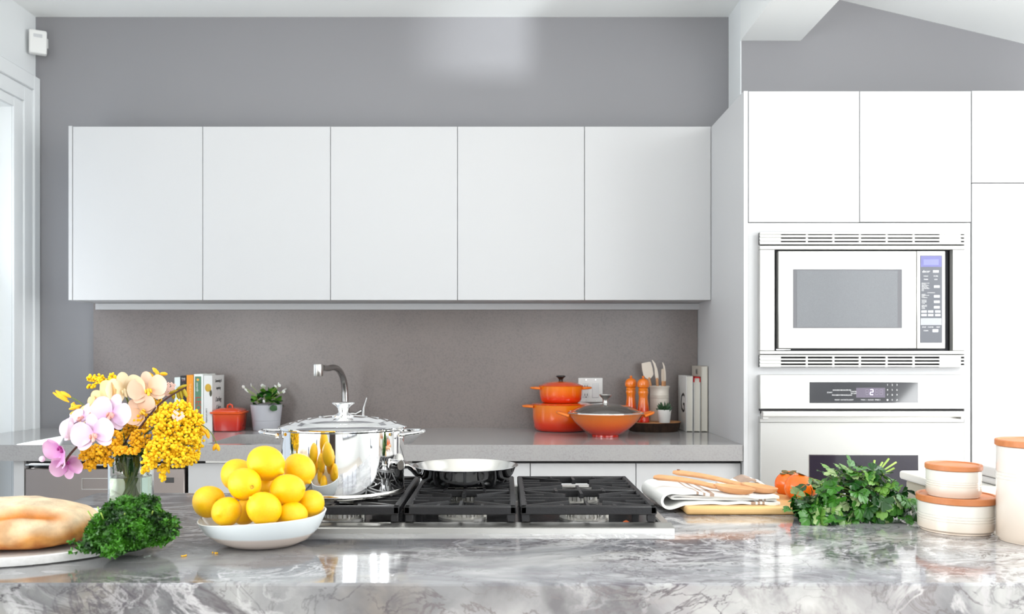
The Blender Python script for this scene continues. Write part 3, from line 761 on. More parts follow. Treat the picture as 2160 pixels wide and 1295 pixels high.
# ------------------------------------------------------------------ lemon bowl
bc = Vector((-.428, 1.56, TOP))
fb = thing('fruit_bowl', 'oval white ceramic bowl with a bare clay foot, full of lemons', 'bowl', bc)
def bowl_fn(q, a, r):
    k = max(0.0, (q[2] - .012) / .045)
    return (q[0], q[1], q[2] + k * (.0075 * math.cos(a - .2) + .0015 * math.sin(3 * a)))
M_bowl = zramp('two_tone_glaze', [(0.0, (206, 190, 180)), (0.34, (208, 194, 184)), (0.40, (216, 222, 224)), (1.0, (226, 232, 233))], 0.35, 0.3)
bp = [(0, .002), (.052, .0005), (.060, .002), (.081, .011), (.099, .027), (.109, .0445), (.1120, .0525), (.1102, .0535), (.106, .0445), (.095, .028), (.077, .0135), (.052, .006), (0, .006)]
part('body', MB().lathe(bp, n=72, sx=1.0, sy=.86, fn=bowl_fn), M_bowl, fb, world=False, angle=60)

M_lemon = pm('lemon_peel', (246, 184, 0), 0.36, var=(9, (250, 202, 6), 0.3), bump=(420, 0.22), sub=0.12, spec=0.45)
M_scar = pm('lemon_stem_scar', (196, 150, 40), 0.7, var=(200, (150, 120, 50), 0.2))
def lemon_mesh(seed, nip):
    rnd = random.Random(seed)
    pr = [(0, 1.0 + nip), (.06, 1.0 + nip * .92), (.12, 1.0 + nip * .55), (.19, 1.0 + nip * .1), (.30, .955)]
    for t in (28, 38, 48, 58, 68, 78, 88, 98, 108, 118, 128, 138, 148, 158): pr.append((math.sin(math.radians(t)) * .93, math.cos(math.radians(t)) * 1.06))
    pr += [(.22, -1.015), (.12, -1.02), (.07, -1.0), (0, -.985)]
    ph = rnd.random() * 6
    f = lambda q, a, r: (q[0] * (1 + .025 * math.sin(2 * a + ph)), q[1] * (1 + .02 * math.sin(3 * a + ph)), q[2])
    return MB().lathe(pr, n=36, fn=f).mesh('lemon', angle=80)
lem = [lemon_mesh(i, n_) for i, n_ in enumerate((.10, .16, .22))]
scar = MB().lathe([(0, -.975), (.05, -.99), (.085, -1.035), (.11, -1.028), (.12, -1.0)], n=14).mesh('stem_scar')
# px, py, depth, radius px, pointing of the nipple (room axes), mesh, label
LEM = [(561, 977, 1.57, 40, (.85, -.25, -.42), 2, 'topmost lemon of the pile, its pointed tip turned right', 0),
       (500, 1001, 1.615, 37, (-.5, .7, -.2), 0, 'lemon behind the upper left one, partly hidden', 0),
       (516, 1021, 1.525, 38, (-.62, .75, .05), 0, 'upper left lemon of the pile showing its grey-green stem end', 1),
       (632, 990, 1.625, 35, (.62, -.25, -.7), 1, 'highest lemon on the right side, beside the stock pot', 0),
       (606, 1033, 1.54, 37, (.9, -.2, .1), 1, 'middle right lemon lying sideways below the topmost one', 0),
       (656, 1062, 1.575, 31, (.2, .9, .2), 0, 'lemon leaning on the right rim of the bowl', 0),
       (441, 1058, 1.565, 37, (-.62, .6, -.1), 0, 'leftmost lemon, hanging over the left rim of the bowl', 1),
       (478, 1079, 1.50, 34, (-.15, -1, .02), 0, 'front left lemon with its blunt tip facing forward', 0),
       (557, 1073, 1.49, 38, (-.5, -.55, .62), 2, 'front centre lemon with a fat nipple at upper left', 0),
       (618, 1086, 1.525, 31, (.7, .6, -.2), 0, 'small lemon low at the front right of the bowl', 0),
       (562, 1026, 1.60, 31, (0, 1, .3), 0, 'lemon wedged deep in the middle of the pile', 0),
       (517, 1080, 1.57, 29, (.3, .8, .2), 0, 'lemon low in the bowl, in the gap between the two front lemons', 0),
       (584, 1086, 1.60, 28, (-.4, .8, .1), 0, 'lemon low in the bowl, behind the small front right one', 0)]
for (px, py, Y, rp, d, mi, lb, sc_) in LEM:
    r = rp * Y / FPX * .97
    o = bpy.data.objects.new('lemon', lem[mi]); COL.objects.link(o)
    if not lem[mi].materials: lem[mi].materials.append(M_lemon)
    o.location = (X(px, Y), Y, Z(py, Y)); o.rotation_euler = Vector(d).to_track_quat('Z', 'Y').to_euler(); o.scale = (r, r, r)
    tag(o, lb, 'lemon', 'lemons in the bowl')
    if not scar.materials: scar.materials.append(M_scar)
    q = bpy.data.objects.new('stem_scar', scar); COL.objects.link(q); q.parent = o

# ------------------------------------------------------------------ plate, bread
pc = Vector((-.852, 1.605, TOP))
M_plate = pm('speckled_white_glaze', (236, 234, 232), 0.3, coat=0.3, var=(160, (229, 227, 224), 0.1))
single('serving_plate', MB().lathe([(0, .0005), (.222, .0005), (.229, .002), (.2345, .0145), (.2345, .0165), (.2325, .0172), (.2295, .0165), (.222, .0085), (.2, .0065), (0, .0065)], pc, 96), M_plate,
       'large round white stoneware plate under the bread and parsley', 'plate', pc)
def attr_mat(name, rough=.6, bump=None, var=None, sub=0.0, spec=.4):
    m, nt, p = nodes(name); L = nt.links.new
    at = nt.nodes.new('ShaderNodeVertexColor'); at.layer_name = 'Col'
    src = at.outputs[0]
    tc = nt.nodes.new('ShaderNodeTexCoord')
    if var:
        nz = nt.nodes.new('ShaderNodeTexNoise'); nz.inputs['Scale'].default_value = var[0]; nz.inputs['Detail'].default_value = 6
        L(tc.outputs['Object'], nz.inputs['Vector'])
        cr = nt.nodes.new('ShaderNodeValToRGB'); L(nz.outputs[0], cr.inputs[0])
        cr.color_ramp.elements[0].position = .35; cr.color_ramp.elements[1].position = .68
        cr.color_ramp.elements[0].color = (var[1],) * 3 + (1,); cr.color_ramp.elements[1].color = (1, 1, 1, 1)
        mx = nt.nodes.new('ShaderNodeMixRGB'); mx.blend_type = 'MULTIPLY'; mx.inputs[0].default_value = 1
        L(src, mx.inputs[1]); L(cr.outputs[0], mx.inputs[2]); src = mx.outputs[0]
    L(src, p.inputs['Base Color']); p.inputs['Roughness'].default_value = rough; p.inputs['Specular IOR Level'].default_value = spec
    p.inputs['Subsurface Weight'].default_value = sub; p.inputs['Subsurface Scale'].default_value = .01
    if bump:
        nb = nt.nodes.new('ShaderNodeTexNoise'); nb.inputs['Scale'].default_value = bump[0]; L(tc.outputs['Object'], nb.inputs['Vector'])
        b = nt.nodes.new('ShaderNodeBump'); b.inputs['Strength'].default_value = bump[1]; b.inputs['Distance'].default_value = .002
        L(nb.outputs[0], b.inputs['Height']); L(b.outputs[0], p.inputs['Normal'])
    return m
def set_col(me, fn):
    ca = me.color_attributes.new('Col', 'FLOAT_COLOR', 'POINT')
    for i, v in enumerate(me.vertices): ca.data[i].color = fn(v.co)
def loaf():
    """round-ended rustic loaf with a flat base and a slash across the crust"""
    vs = []; fs = []; nu, nv = 120, 48
    lx, ly, h = .165, .105, .078
    def slash(x, y):                               # distance from the long cut that runs over the top
        t = (y + .068) - .26 * (x - .06)
        inside = max(0.0, 1 - ((x - .06) / .085) ** 2)
        return t, inside
    for j in range(nv + 1):
        ph = (j / nv) * PI                          # 0 top .. pi bottom
        for k in range(nu):
            a = 2 * PI * k / nu
            cx, sx_ = math.cos(a), math.sin(a)
            r = math.sin(ph) ** .75 if ph < PI / 2 else math.sin(ph) ** .38
            x = lx * r * math.copysign(abs(cx) ** .86, cx); y = ly * r * math.copysign(abs(sx_) ** .9, sx_)
            z = h * .36 + (h * .64 * math.cos(ph) if ph < PI / 2 else h * .36 * math.cos(ph) * 1.0)
            if ph < PI * .62:
                t, ins = slash(x, y)
                z += ins * (.006 * math.exp(-((t - .010) / .008) ** 2) - .006 * math.exp(-((t + .006) / .008) ** 2))
            nz = mnoise.noise(Vector((x * 18, y * 18, z * 18 + 3))) * .0035 + mnoise.noise(Vector((x * 60, y * 60, z * 60))) * .0008
            vs.append((x * (1 + nz * 6), y * (1 + nz * 6), max(0.0, z + nz)))
    for j in range(nv):
        for k in range(nu):
            k2 = (k + 1) % nu
            fs.append((j * nu + k, (j + 1) * nu + k, (j + 1) * nu + k2, j * nu + k2))
    me = MB().add(vs, fs).mesh('crusty_loaf', angle=180)
    flour, gold, brown, cut = (lin(c) for c in ((242, 218, 182), (216, 150, 76), (160, 80, 22), (206, 122, 38)))
    def colf(co):
        x, y, z = co
        t, ins = slash(x, y)
        n1 = mnoise.noise(Vector((x * 22, y * 22, z * 30))); n2 = mnoise.noise(Vector((x * 55 + 9, y * 55, z * 18)))
        f = min(1, max(0, (z / h - .28) / .45 + .8 * n1))
        c = [gold[i] * (1 - f) + flour[i] * f for i in range(3)]
        d = min(1, max(0, (.34 - z / h) * 3.0 + 1.1 * n2))
        c = [c[i] * (1 - d * .8) + brown[i] * d * .8 for i in range(3)]
        if z > h * .3:
            s_ = min(1, 1.5 * ins) * math.exp(-((t + .006) / .012) ** 2)
            c = [c[i] * (1 - s_) + cut[i] * s_ for i in range(3)]
        # small burst bubbles
        for (bx_, by_, br) in ((-.055, -.062, .013), (-.035, -.080, .009), (-.075, -.060, .012)):
            dd = math.hypot(x - bx_, y - by_)
            if dd < br and z > h * .3:
                c = [c[i] * .35 + brown[i] * .65 for i in range(3)]
        return (c[0], c[1], c[2], 1)
    set_col(me, colf)
    return me
me = loaf(); me.materials.append(attr_mat('bread_crust', .62, (160, .6), (30, .62), .03))
br = bpy.data.objects.new('bread_loaf', me); COL.objects.link(br); br.location = (-.876, 1.535, TOP + .0068); br.rotation_euler = (0, 0, math.radians(4))
tag(br, 'crusty floured loaf of bread on the white plate', 'bread')

# ------------------------------------------------------------------ herbs
M_curly = pm('curly_parsley_green', (8, 42, 4), 0.5, var=(42, (66, 132, 20), 0.14))
M_stem = pm('fresh_green_stem', (140, 176, 70), 0.45, var=(30, (176, 200, 100), 0.2))
def curl(mb, c, s, rnd):
    """a crumpled frilly leaflet"""
    rot = Matrix.Rotation(rnd.uniform(0, 6.28), 3, 'Z') @ Matrix.Rotation(rnd.uniform(-1.2, 1.2), 3, 'X') @ Matrix.Rotation(rnd.uniform(-1.2, 1.2), 3, 'Y')
    n = 9; vs = [Vector((0, 0, 0))]
    for k in range(n):
        a = -1.9 + 3.8 * k / (n - 1)
        rr = s * (1.0 if k % 2 else .62) * rnd.uniform(.8, 1.15)
        vs.append(Vector((math.sin(a) * rr, math.cos(a) * rr, s * rnd.uniform(-.35, .45))))
        
    fs = [(0, k, k + 1) for k in range(1, n)]
    mb.add([rot @ v + c for v in vs], fs)
cp_ = Vector((-.636, 1.485, TOP + .012))
cpar = thing('curly_parsley', 'bunch of dark curly parsley lying on the plate beside the bread', 'parsley', cp_)
rnd = random.Random(4); mb = MB()
for i in range(3300):
    a = rnd.uniform(0, 2 * PI); u = rnd.random()
    ph = math.acos(1 - u * .98); rr = rnd.uniform(.72, 1.0) ** .6
    lump = 1 + .14 * mnoise.noise(Vector((math.cos(a) * 2.2, math.sin(a) * 2.2, ph * 2)))
    x = math.sin(ph) ** .8 * math.cos(a) * .070 * rr * lump; y = math.sin(ph) ** .8 * math.sin(a) * .060 * rr * lump; z = math.cos(ph) * .078 * rr * lump + .006
    x += .010 * z / .08
    curl(mb, Vector((x, y, max(z, .006 if x > .05 else .0))), rnd.uniform(.0042, .0080), rnd)
for i in range(60):                                 # the sprig that pokes out on the right
    curl(mb, Vector((.078 + rnd.uniform(-.012, .016), -.02 + rnd.uniform(-.012, .012), .035 + rnd.uniform(-.014, .018))), rnd.uniform(.005, .008), rnd)
for i in range(50):                                 # the one hanging over the plate's edge
    curl(mb, Vector((.012 + rnd.uniform(-.013, .013), -.084 + rnd.uniform(-.008, .008), .011 + rnd.uniform(-.009, .010))), rnd.uniform(.005, .008), rnd)
for i in range(110):
    curl(mb, Vector((-.03 + rnd.uniform(-.035, .05), -.060 + rnd.uniform(-.012, .008), .013 + rnd.uniform(-.008, .012))), rnd.uniform(.006, .009), rnd)
part('leaves', mb, M_curly, cpar, world=False, kind='stuff', smooth=False)
mb = MB()
for i in range(26):
    a = rnd.uniform(0, 6.28); r0 = rnd.uniform(.01, .05)
    mb.tube([(r0 * .3 * math.cos(a), r0 * .3 * math.sin(a), .004), (r0 * math.cos(a), r0 * math.sin(a), .04), (r0 * 1.3 * math.cos(a), r0 * 1.2 * math.sin(a), .065)], .0012, 5)
part('stems', mb, M_stem, cpar, world=False, kind='stuff')
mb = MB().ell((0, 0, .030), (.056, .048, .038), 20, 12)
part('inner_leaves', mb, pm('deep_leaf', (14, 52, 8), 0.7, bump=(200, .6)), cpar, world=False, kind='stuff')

def flat_leaf(seed):
    """three-lobed toothed parsley leaf, length 1 along +Y, with a folded midrib and some thickness"""
    rnd = random.Random(seed)
    vs = []; fs = []
    ht = lambda x, y: .14 * abs(x) - .30 * (y - .35) ** 2 + .05 * math.sin(x * 8 + seed) * math.sin(y * 7)
    # stalk, then three fan-shaped leaflets with blunt toothed ends
    for (bx_, by_, dr, R_, half) in ((0, .36, 0.0, .64, .62), (0, .30, 1.12, .56, .60), (0, .30, -1.12, .56, .60)):
        n = 21; o0 = len(vs); vs.append((bx_, by_, ht(bx_, by_)))
        for k in range(n):
            t = -1 + 2 * k / (n - 1); th = dr + half * t
            tooth = abs(math.cos(t * PI * 1.5)) ** .7
            r = R_ * (.66 + .24 * (1 - t * t) + .12 * tooth) * rnd.uniform(.96, 1.04)
            for q in (.5, 1.0):
                x, y = bx_ + math.sin(th * (1 if q == 1 else .9) + (0 if q == 1 else dr * .1)) * r * q, by_ + math.cos(th) * r * q
                vs.append((x, y, ht(x, y) + (.03 * (1 - tooth) if q == 1 else 0)))
        for k in range(n - 1):
            p0 = o0 + 1 + 2 * k
            fs.append((o0, p0, p0 + 2)); fs.append((p0, p0 + 1, p0 + 3, p0 + 2))
    o0 = len(vs); vs += [(-.02, 0, ht(0, 0)), (.02, 0, ht(0, 0)), (.02, .38, ht(0, .38)), (-.02, .38, ht(0, .38))]; fs.append((o0, o0 + 1, o0 + 2, o0 + 3))
    me = bpy.data.meshes.new('leaf'); me.from_pydata(vs, [], fs); me.update()
    me.polygons.foreach_set('use_smooth', [True] * len(me.polygons))
    return me
def leaf_mat(name, a, b):
    m = pm(name, a, 0.36, var=(2.2, b, 0.3), sub=0.0, spec=0.5)
    p = m.node_tree.nodes['Principled BSDF']
    return m
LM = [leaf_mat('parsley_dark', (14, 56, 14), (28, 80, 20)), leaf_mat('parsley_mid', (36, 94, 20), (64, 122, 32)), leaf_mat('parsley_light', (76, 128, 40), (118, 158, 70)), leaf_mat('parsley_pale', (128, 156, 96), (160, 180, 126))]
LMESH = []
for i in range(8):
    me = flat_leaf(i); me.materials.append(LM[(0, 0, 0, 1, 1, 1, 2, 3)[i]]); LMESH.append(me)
fo = Vector((.722, 1.845, TOP))
fpar = thing('flat_leaf_parsley', 'big bunch of flat-leaf parsley beside the orange persimmons', 'parsley', fo)
rnd = random.Random(11)
def put_leaf(parent, p, d, s, me, nrm=None):
    o = bpy.data.objects.new('leaf', me); COL.objects.link(o); o.parent = parent
    o.location = p
    if nrm is None: q = Vector(d).to_track_quat('Y', 'Z')
    else:
        yv = Vector(d).normalized(); xv = yv.cross(Vector(nrm)).normalized(); zv = xv.cross(yv)
        q = Matrix((xv, yv, zv)).transposed().to_quaternion()
    q = q @ Matrix.Rotation(rnd.uniform(-.7, .7), 3, 'Y').to_quaternion()
    o.rotation_euler = q.to_euler(); o.scale = (s, s, s)
stems = MB()
nleaf = 0
while nleaf < 285:
    # an arched mound, highest at the right of its middle; inner leaves first, then the draped outer ones
    u = rnd.uniform(-1, 1); a = rnd.uniform(-.1, PI * .8)
    hh = .098 * max(0, 1 - ((u - .10) / 1.15) ** 2) ** .7
    if u < -.62: hh = .036
    rr = rnd.uniform(.80, 1.0) if nleaf > 110 else rnd.uniform(.35, .8)
    dep = .085 if u > -.62 else .055
    x = u * .110; y = -math.cos(a) * dep * rr; z = max(.016, math.sin(a) * hh * rr + .008)
    if u < -.62: y -= .03
    out = Vector((u * .25 + rnd.uniform(-.5, .35), -math.cos(a), math.sin(a)))
    down = Vector((rnd.uniform(-.9, .3), -math.sin(a) * .9 - .15, -abs(math.cos(a)) * .9 - .1))
    d = out * .25 + down * rnd.uniform(.6, 1.0)
    s = rnd.uniform(.028, .043)
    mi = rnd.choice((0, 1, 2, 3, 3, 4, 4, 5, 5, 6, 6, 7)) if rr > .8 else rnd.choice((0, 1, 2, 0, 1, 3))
    dn = d.normalized()
    if z + dn.z * s < .010: dn.z = max(dn.z, (.010 - z) / s)
    p_ = Vector((x, y, z))
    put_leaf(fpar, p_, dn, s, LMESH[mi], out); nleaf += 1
    if nleaf % 3 == 0:
        stems.tube([(x, y, z), (x * .8 + .02, y * .7, z * .85), (x * .45 + .05, y * .4 + .01, z * .6 + .012)], .0011, 5)
for (p, d, s, mi) in (((-.012, -.055, .100), (-.1, .1, 1), .034, 5), ((-.03, -.05, .092), (-1, 0, .1), .036, 7), ((.03, -.03, .095), (.8, 0, .15), .04, 1),
                      ((-.118, -.05, .042), (-.3, -.3, .8), .034, 7), ((-.125, -.06, .022), (-.8, -.5, .1), .036, 4), ((-.05, -.105, .012), (-.9, -.3, .0), .042, 5),
                      ((.10, -.03, .06), (.8, -.3, -.3), .04, 0), ((.108, -.05, .035), (.6, -.4, -.2), .036, 4)):
    put_leaf(fpar, p, d, s, LMESH[mi])
part('stems', stems, M_stem, fpar, world=False, kind='stuff')
for (e, m0) in (((.118, .03, .108), .075), ((.098, .02, .117), .07), ((.095, .045, .106), .068), ((.072, .03, .112), .065), ((.105, .01, .098), .07), ((.085, .06, .10), .06)):
    part('stalk', MB().tube([(.05, .0, m0), (.5 * (.05 + e[0]), .5 * e[1], .6 * m0 + .4 * e[2] + .004), e], [.0017, .002, .0022], 7), M_stem, fpar, world=False)

# ------------------------------------------------------------------ persimmons
M_pers = pm('persimmon_skin', (238, 92, 8), 0.25, var=(12, (248, 122, 16), 0.3), coat=0.25, sub=0.08)
M_calyx = pm('dry_calyx', (120, 92, 48), 0.7, var=(80, (84, 78, 40), 0.2))
def persimmon(px, py, Y, r, rz, lb, tilt):
    c = Vector((X(px, Y), Y, Z(py, Y)))
    t = thing('persimmon', lb, 'persimmon', c, group='persimmons on the board')
    t.rotation_euler = tilt
    f = lambda q, a, rr: (q[0] * (1 + .028 * math.cos(4 * a)), q[1] * (1 + .028 * math.cos(4 * a)), q[2])
    pr = [(0, rz * .80), (.18 * r, rz * .83), (.42 * r, rz * .95)] + [(math.sin(math.radians(t_)) ** .85 * r, math.cos(math.radians(t_)) * rz) for t_ in range(32, 172, 10)] + [(0, -rz * .97)]
    part('fruit', MB().lathe(pr, n=40, fn=f), M_pers, t, world=False, angle=80)
    mb = MB()
    for k in range(4):
        a = k * PI / 2 + .3; v = []
        for (u, w) in ((.1, .0), (.3, .22), (.55, .2), (.72, 0), (.55, -.2), (.3, -.22)):
            v.append((r * (u * math.cos(a) - w * math.sin(a)), r * (u * math.sin(a) + w * math.cos(a)), rz * (.80 + .14 * (u if u < .5 else .62 - u * .1)) + .002))
        mb.add(v + [(a_, b_, c_ + .0012) for a_, b_, c_ in v], [(0, 1, 2, 3, 4, 5), (11, 10, 9, 8, 7, 6)] + [(i, (i + 1) % 6, (i + 1) % 6 + 6, i + 6) for i in range(6)])
    part('calyx', mb, M_calyx, t, world=False)
    part('stem', MB().tube([(0, 0, rz * .8), (.001, 0, rz * .98)], .003, 8), M_calyx, t, world=False)
persimmon(1664, 1022, 2.03, .0315, .0300, 'rear persimmon with dry brown calyx on top, on the board', (0.12, -.1, 0))
persimmon(1689, 1030, 1.955, .0365, .0310, 'front persimmon, half hidden by the parsley leaves', (0.1, .35, .4))
# ================================================================== board, towel, spoons
M_board = pm('maple_board', (236, 196, 136), 0.45, var=(6, (224, 176, 110), 0.3, (1, 12, 12)))
single('cutting_board', MB().box(.385, .675, 1.845, 2.085, TOP + .0004, TOP + .0174, b=.006, seg=3), M_board,
       'pale maple cutting board under the towel and persimmons', 'board', (.53, 1.965, TOP))
M_linen = pm('white_linen', (240, 239, 236), 0.85, bump=(900, .15), sheen=.2)
M_stripe = pm('brown_linen_stripe', (176, 152, 136), 0.85, bump=(900, .15))
BT = TOP + .0176
tw = thing('dish_towel', 'folded white dish towel with brown stripes under the wooden spoons', 'towel', (.46, 1.95, BT))
def ribbon(path, y0, y1, thick, stripes, ny=14, wob=.003, shift=None, seed=0):
    """cloth: a thick strip whose cross-section follows path (x, z), running from y0 to y1; stripes = ranges along the path"""
    P = [Vector((a, b)) for a, b in path]
    # resample
    L = [0]
    for a, b in zip(P, P[1:]): L.append(L[-1] + (b - a).length)
    N = 110; Q = []
    for i in range(N + 1):
        s = L[-1] * i / N; k = max(j for j in range(len(L)) if L[j] <= s + 1e-9); k = min(k, len(P) - 2)
        Q.append((P[k].lerp(P[k + 1], (s - L[k]) / max(1e-9, L[k + 1] - L[k])), s))
    for _ in range(3): Q = [Q[0]] + [((Q[i - 1][0] + Q[i][0] * 2 + Q[i + 1][0]) / 4, Q[i][1]) for i in range(1, N)] + [Q[-1]]
    vs = []; fs = []; mi = []
    for i, (p, s) in enumerate(Q):
        t = (Q[min(i + 1, N)][0] - Q[max(i - 1, 0)][0]).normalized(); nn = Vector((-t.y, t.x)) * thick / 2
        for sd in (1, -1):
            for j in range(ny + 1):
                f = j / ny; y = y0 + (y1 - y0) * f
                w = wob * mnoise.noise(Vector((s * 30 + seed, f * 3, 0)))
                dx = shift(f, s / L[-1]) if shift else 0
                edge = .002 * mnoise.noise(Vector((s * 20, seed + 5, 0))) * (1 if j in (0, ny) else 0)
                vs.append((p.x + nn.x * sd + dx, y + edge, p.y + nn.y * sd + w))
    row = ny + 1; st = 2 * row
    def quad(a, b, c, d, s): fs.append((a, b, c, d)); mi.append(1 if any(u <= s <= v for u, v in stripes) else 0)
    for i in range(N):
        s = Q[i][1]
        for j in range(ny):
            quad(i * st + j, (i + 1) * st + j, (i + 1) * st + j + 1, i * st + j + 1, s)
            quad(i * st + row + j, i * st + row + j + 1, (i + 1) * st + row + j + 1, (i + 1) * st + row + j, s)
        quad(i * st, i * st + row, (i + 1) * st + row, (i + 1) * st, s); quad(i * st + ny, (i + 1) * st + ny, (i + 1) * st + row + ny, i * st + row + ny, s)
    for b in (0, N):
        for j in range(ny): quad(b * st + j, b * st + j + 1, b * st + row + j + 1, b * st + row + j, Q[b][1])
    m = MB().add(vs, fs)
    return m, mi
def cloth(name, path, y0, y1, th, stripes, parent, seed, **k):
    m, mi = ribbon(path, y0, y1, th, stripes, seed=seed, **k)
    o = part(name, m, M_linen, parent)
    o.data.materials.append(M_stripe)
    if len(o.data.polygons) == len(mi):
        for p_, a in zip(o.data.polygons, mi): p_.material_index = a
    return o
sh = lambda f, u: -.012 * f
# one long fold: lower layer, round drooping fold at the left, upper layer
path = [(.590, BT + .004), (.50, BT + .004), (.42, BT + .0042), (.388, BT + .003), (.368, BT - .004), (.352, BT - .0085), (.341, BT - .004), (.337, BT + .008), (.342, BT + .020), (.356, BT + .0265), (.40, BT + .025), (.47, BT + .020), (.54, BT + .017), (.588, BT + .0155)]
cloth('fold', path, 1.868, 2.055, .0058, [(.030, .036), (.041, .047), (.052, .058), (.345, .352), (.360, .367), (.375, .382)], tw, 1, shift=sh)
path = [(.585, BT + .0095), (.50, BT + .0105), (.43, BT + .0112), (.385, BT + .0125), (.362, BT + .0115), (.356, BT + .0145), (.366, BT + .0185), (.40, BT + .0175), (.47, BT + .0142), (.552, BT + .0125)]
cloth('inner_fold', path, 1.876, 2.05, .0042, [(.02, .026), (.031, .037)], tw, 2, shift=sh, wob=.001)
path = [(.50, BT + .021), (.535, BT + .026), (.560, BT + .037), (.578, BT + .033), (.597, BT + .020)]
cloth('raised_corner', path, 1.985, 2.062, .004, [(.040, .075)], tw, 3, wob=.003)

M_spoon = pm('beech_wood', (226, 170, 122), 0.5, var=(9, (206, 146, 98), 0.3, (1, 10, 10)))
def spoon(label, base, tip, bl, bw, hole):
    """wooden spoon, bowl centred at base, handle end at tip (room coordinates)"""
    b, t = Vector(base), Vector(tip)
    d = (b - t); Lh = d.length; d.normalize()
    up = Vector((0, 0, 1)); side = d.cross(up).normalized(); up = side.cross(d).normalized()
    T = thing('wooden_spoon', label, 'spoon', b, group='wooden spoons on the towel')
    vs = []; fs = []; nu, nr = 32, 7
    # bowl: upper hollow and lower shell
    ring = lambda f, z: [d * (math.cos(2 * PI * k / nu) * bl * f) + side * (math.sin(2 * PI * k / nu) * bw * f) + up * z for k in range(nu)]
    lv = [ring(f, z) for f, z in ((.02, -.0075), (.4, -.0065), (.7, -.003), (.88, .001), (.96, .0035), (1.0, .003), (.97, -.001), (.85, -.0065), (.6, -.0105), (.3, -.0125), (.02, -.013))]
    for r in lv: vs += r
    for i in range(len(lv) - 1):
        for k in range(nu): fs.append((i * nu + k, i * nu + (k + 1) % nu, (i + 1) * nu + (k + 1) % nu, (i + 1) * nu + k))
    part('bowl', MB().add(vs, fs), M_spoon, T, world=False, angle=60)
    pts = []; rr = []; n = 14
    for i in range(n + 1):
        f = i / n; q = -d * (bl * .86 + f * (Lh - bl * .86)) + up * (.0 + .004 * math.sin(f * PI) - .003 * (1 - f))
        pts.append(q); rr.append(.0078 + .0028 * f if 0.1 < f < .97 else (.0095 if f <= .1 else .0075))
    fl = [.62 if 0 < i < n else .5 for i in range(n + 1)]
    h = part('handle', MB().tube(pts, rr, 14, flat=fl, up=up), M_spoon, T, world=False)
    if hole:
        c = pts[-2] + up * .0060
        part('hanging_hole', MB().tube([c - up * .001, c + up * .0012], .0038, 12, up=d), pm('dark_hole', (120, 66, 40), .7), h, world=False)
    return T
spoon('front wooden spoon resting on the striped towel', (.497, 1.885, BT + .034), (.336, 1.955, BT + .0475), .044, .026, False)
spoon('rear wooden spoon with a hole in its handle end', (.562, 1.925, BT + .0300), (.392, 2.02, BT + .0500), .040, .026, True)

# ------------------------------------------------------------------ canisters
M_cream = zramp('cream_ceramic', [(0.0, (232, 214, 196)), (0.18, (232, 216, 200)), (0.6, (236, 231, 222)), (1.0, (236, 233, 226))], 0.22, 0.4)
M_lid = pm('acacia_lid', (212, 138, 88), 0.45, var=(7, (190, 112, 62), 0.3, (1, 10, 4)))
def canister(label, c, r, h, lidh, grooves, foot=True):
    T = thing('canister', label, 'canister', c, group='cream canisters with wooden lids')
    pr = [(0, .0005), (r * .93, .0005), (r * .93, .003), (r, .007)]
    for z in grooves: pr += [(r, z - .0014), (r - .0011, z - .0005), (r - .0011, z + .0005), (r, z + .0014)]
    pr += [(r, h - .001), (r - .002, h), (r - .004, h - .002), (r - .004, .006), (0, .006)]
    part('body', MB().lathe(pr, n=64), M_cream, T, world=False, angle=50)
    R = r * 1.04
    part('lid', MB().lathe([(0, h + .0003), (R - .001, h + .0003), (R, h + .0015), (R, h + lidh - .0015), (R - .0015, h + lidh), (R - .006, h + lidh), (R - .0075, h + lidh - .0022), (0, h + lidh - .0022)], n=64), M_lid, T, world=False, angle=30)
    return T
canister('low wide cream canister under the small one at right', (.874, 1.691, TOP), .0690, .0565, .0125, (.0235, .0285, .0335))
canister('small cream canister stacked on the low wide one', (.8665, 1.688, TOP + .0672), .0485, .0505, .0105, (.0205, .0248, .0291))
canister('tall cream canister cut off by the right edge', (.9645, 1.588, TOP), .0635, .172, .0115, (.112, .118, .124))
# covered baking dish with folded cloths on it
M_dish = pm('cream_stoneware', (238, 236, 228), 0.3, coat=.3)
bd = thing('baking_dish', 'covered cream baking dish behind the canisters', 'dish', (1.14, 1.93, TOP))
part('body', MB().box(.945, 1.335, 1.80, 2.06, TOP + .0005, TOP + .045, b=.006, seg=3), pm('shaded_cream_stoneware', (196, 190, 170), 0.35), bd)  # olive grey body: the shade on the dish's side put into its colour
part('lid', MB().box(.934, 1.346, 1.789, 2.071, TOP + .0455, TOP + .0655, b=.006, seg=3), M_dish, bd)
M_greycloth = pm('grey_linen', (200, 196, 194), .9, bump=(700, .2))
for i, (lb, zz, th) in enumerate((('lower folded grey linen napkin on the covered dish', TOP + .066, .014), ('upper folded grey linen napkin, top of the stack', TOP + .0806, .022))):
    mb = MB(); x0, x1, y0, y1 = 1.02, 1.30, 1.81 + i * .004, 1.90
    vs = []; n1, n2 = 16, 10
    m0 = MB().box(x0, x1, y0, y1, zz, zz + th, b=.006, seg=3)
    m0.v = [(a, b, c + (.010 * (a - x0) / (x1 - x0) if i else 0) * (1 if c > zz + th / 2 else 0)) for a, b, c in m0.v]
    single('linen_napkin', m0, M_greycloth, lb, 'napkin', (1.16, 1.86, zz), group='grey napkins on the dish')

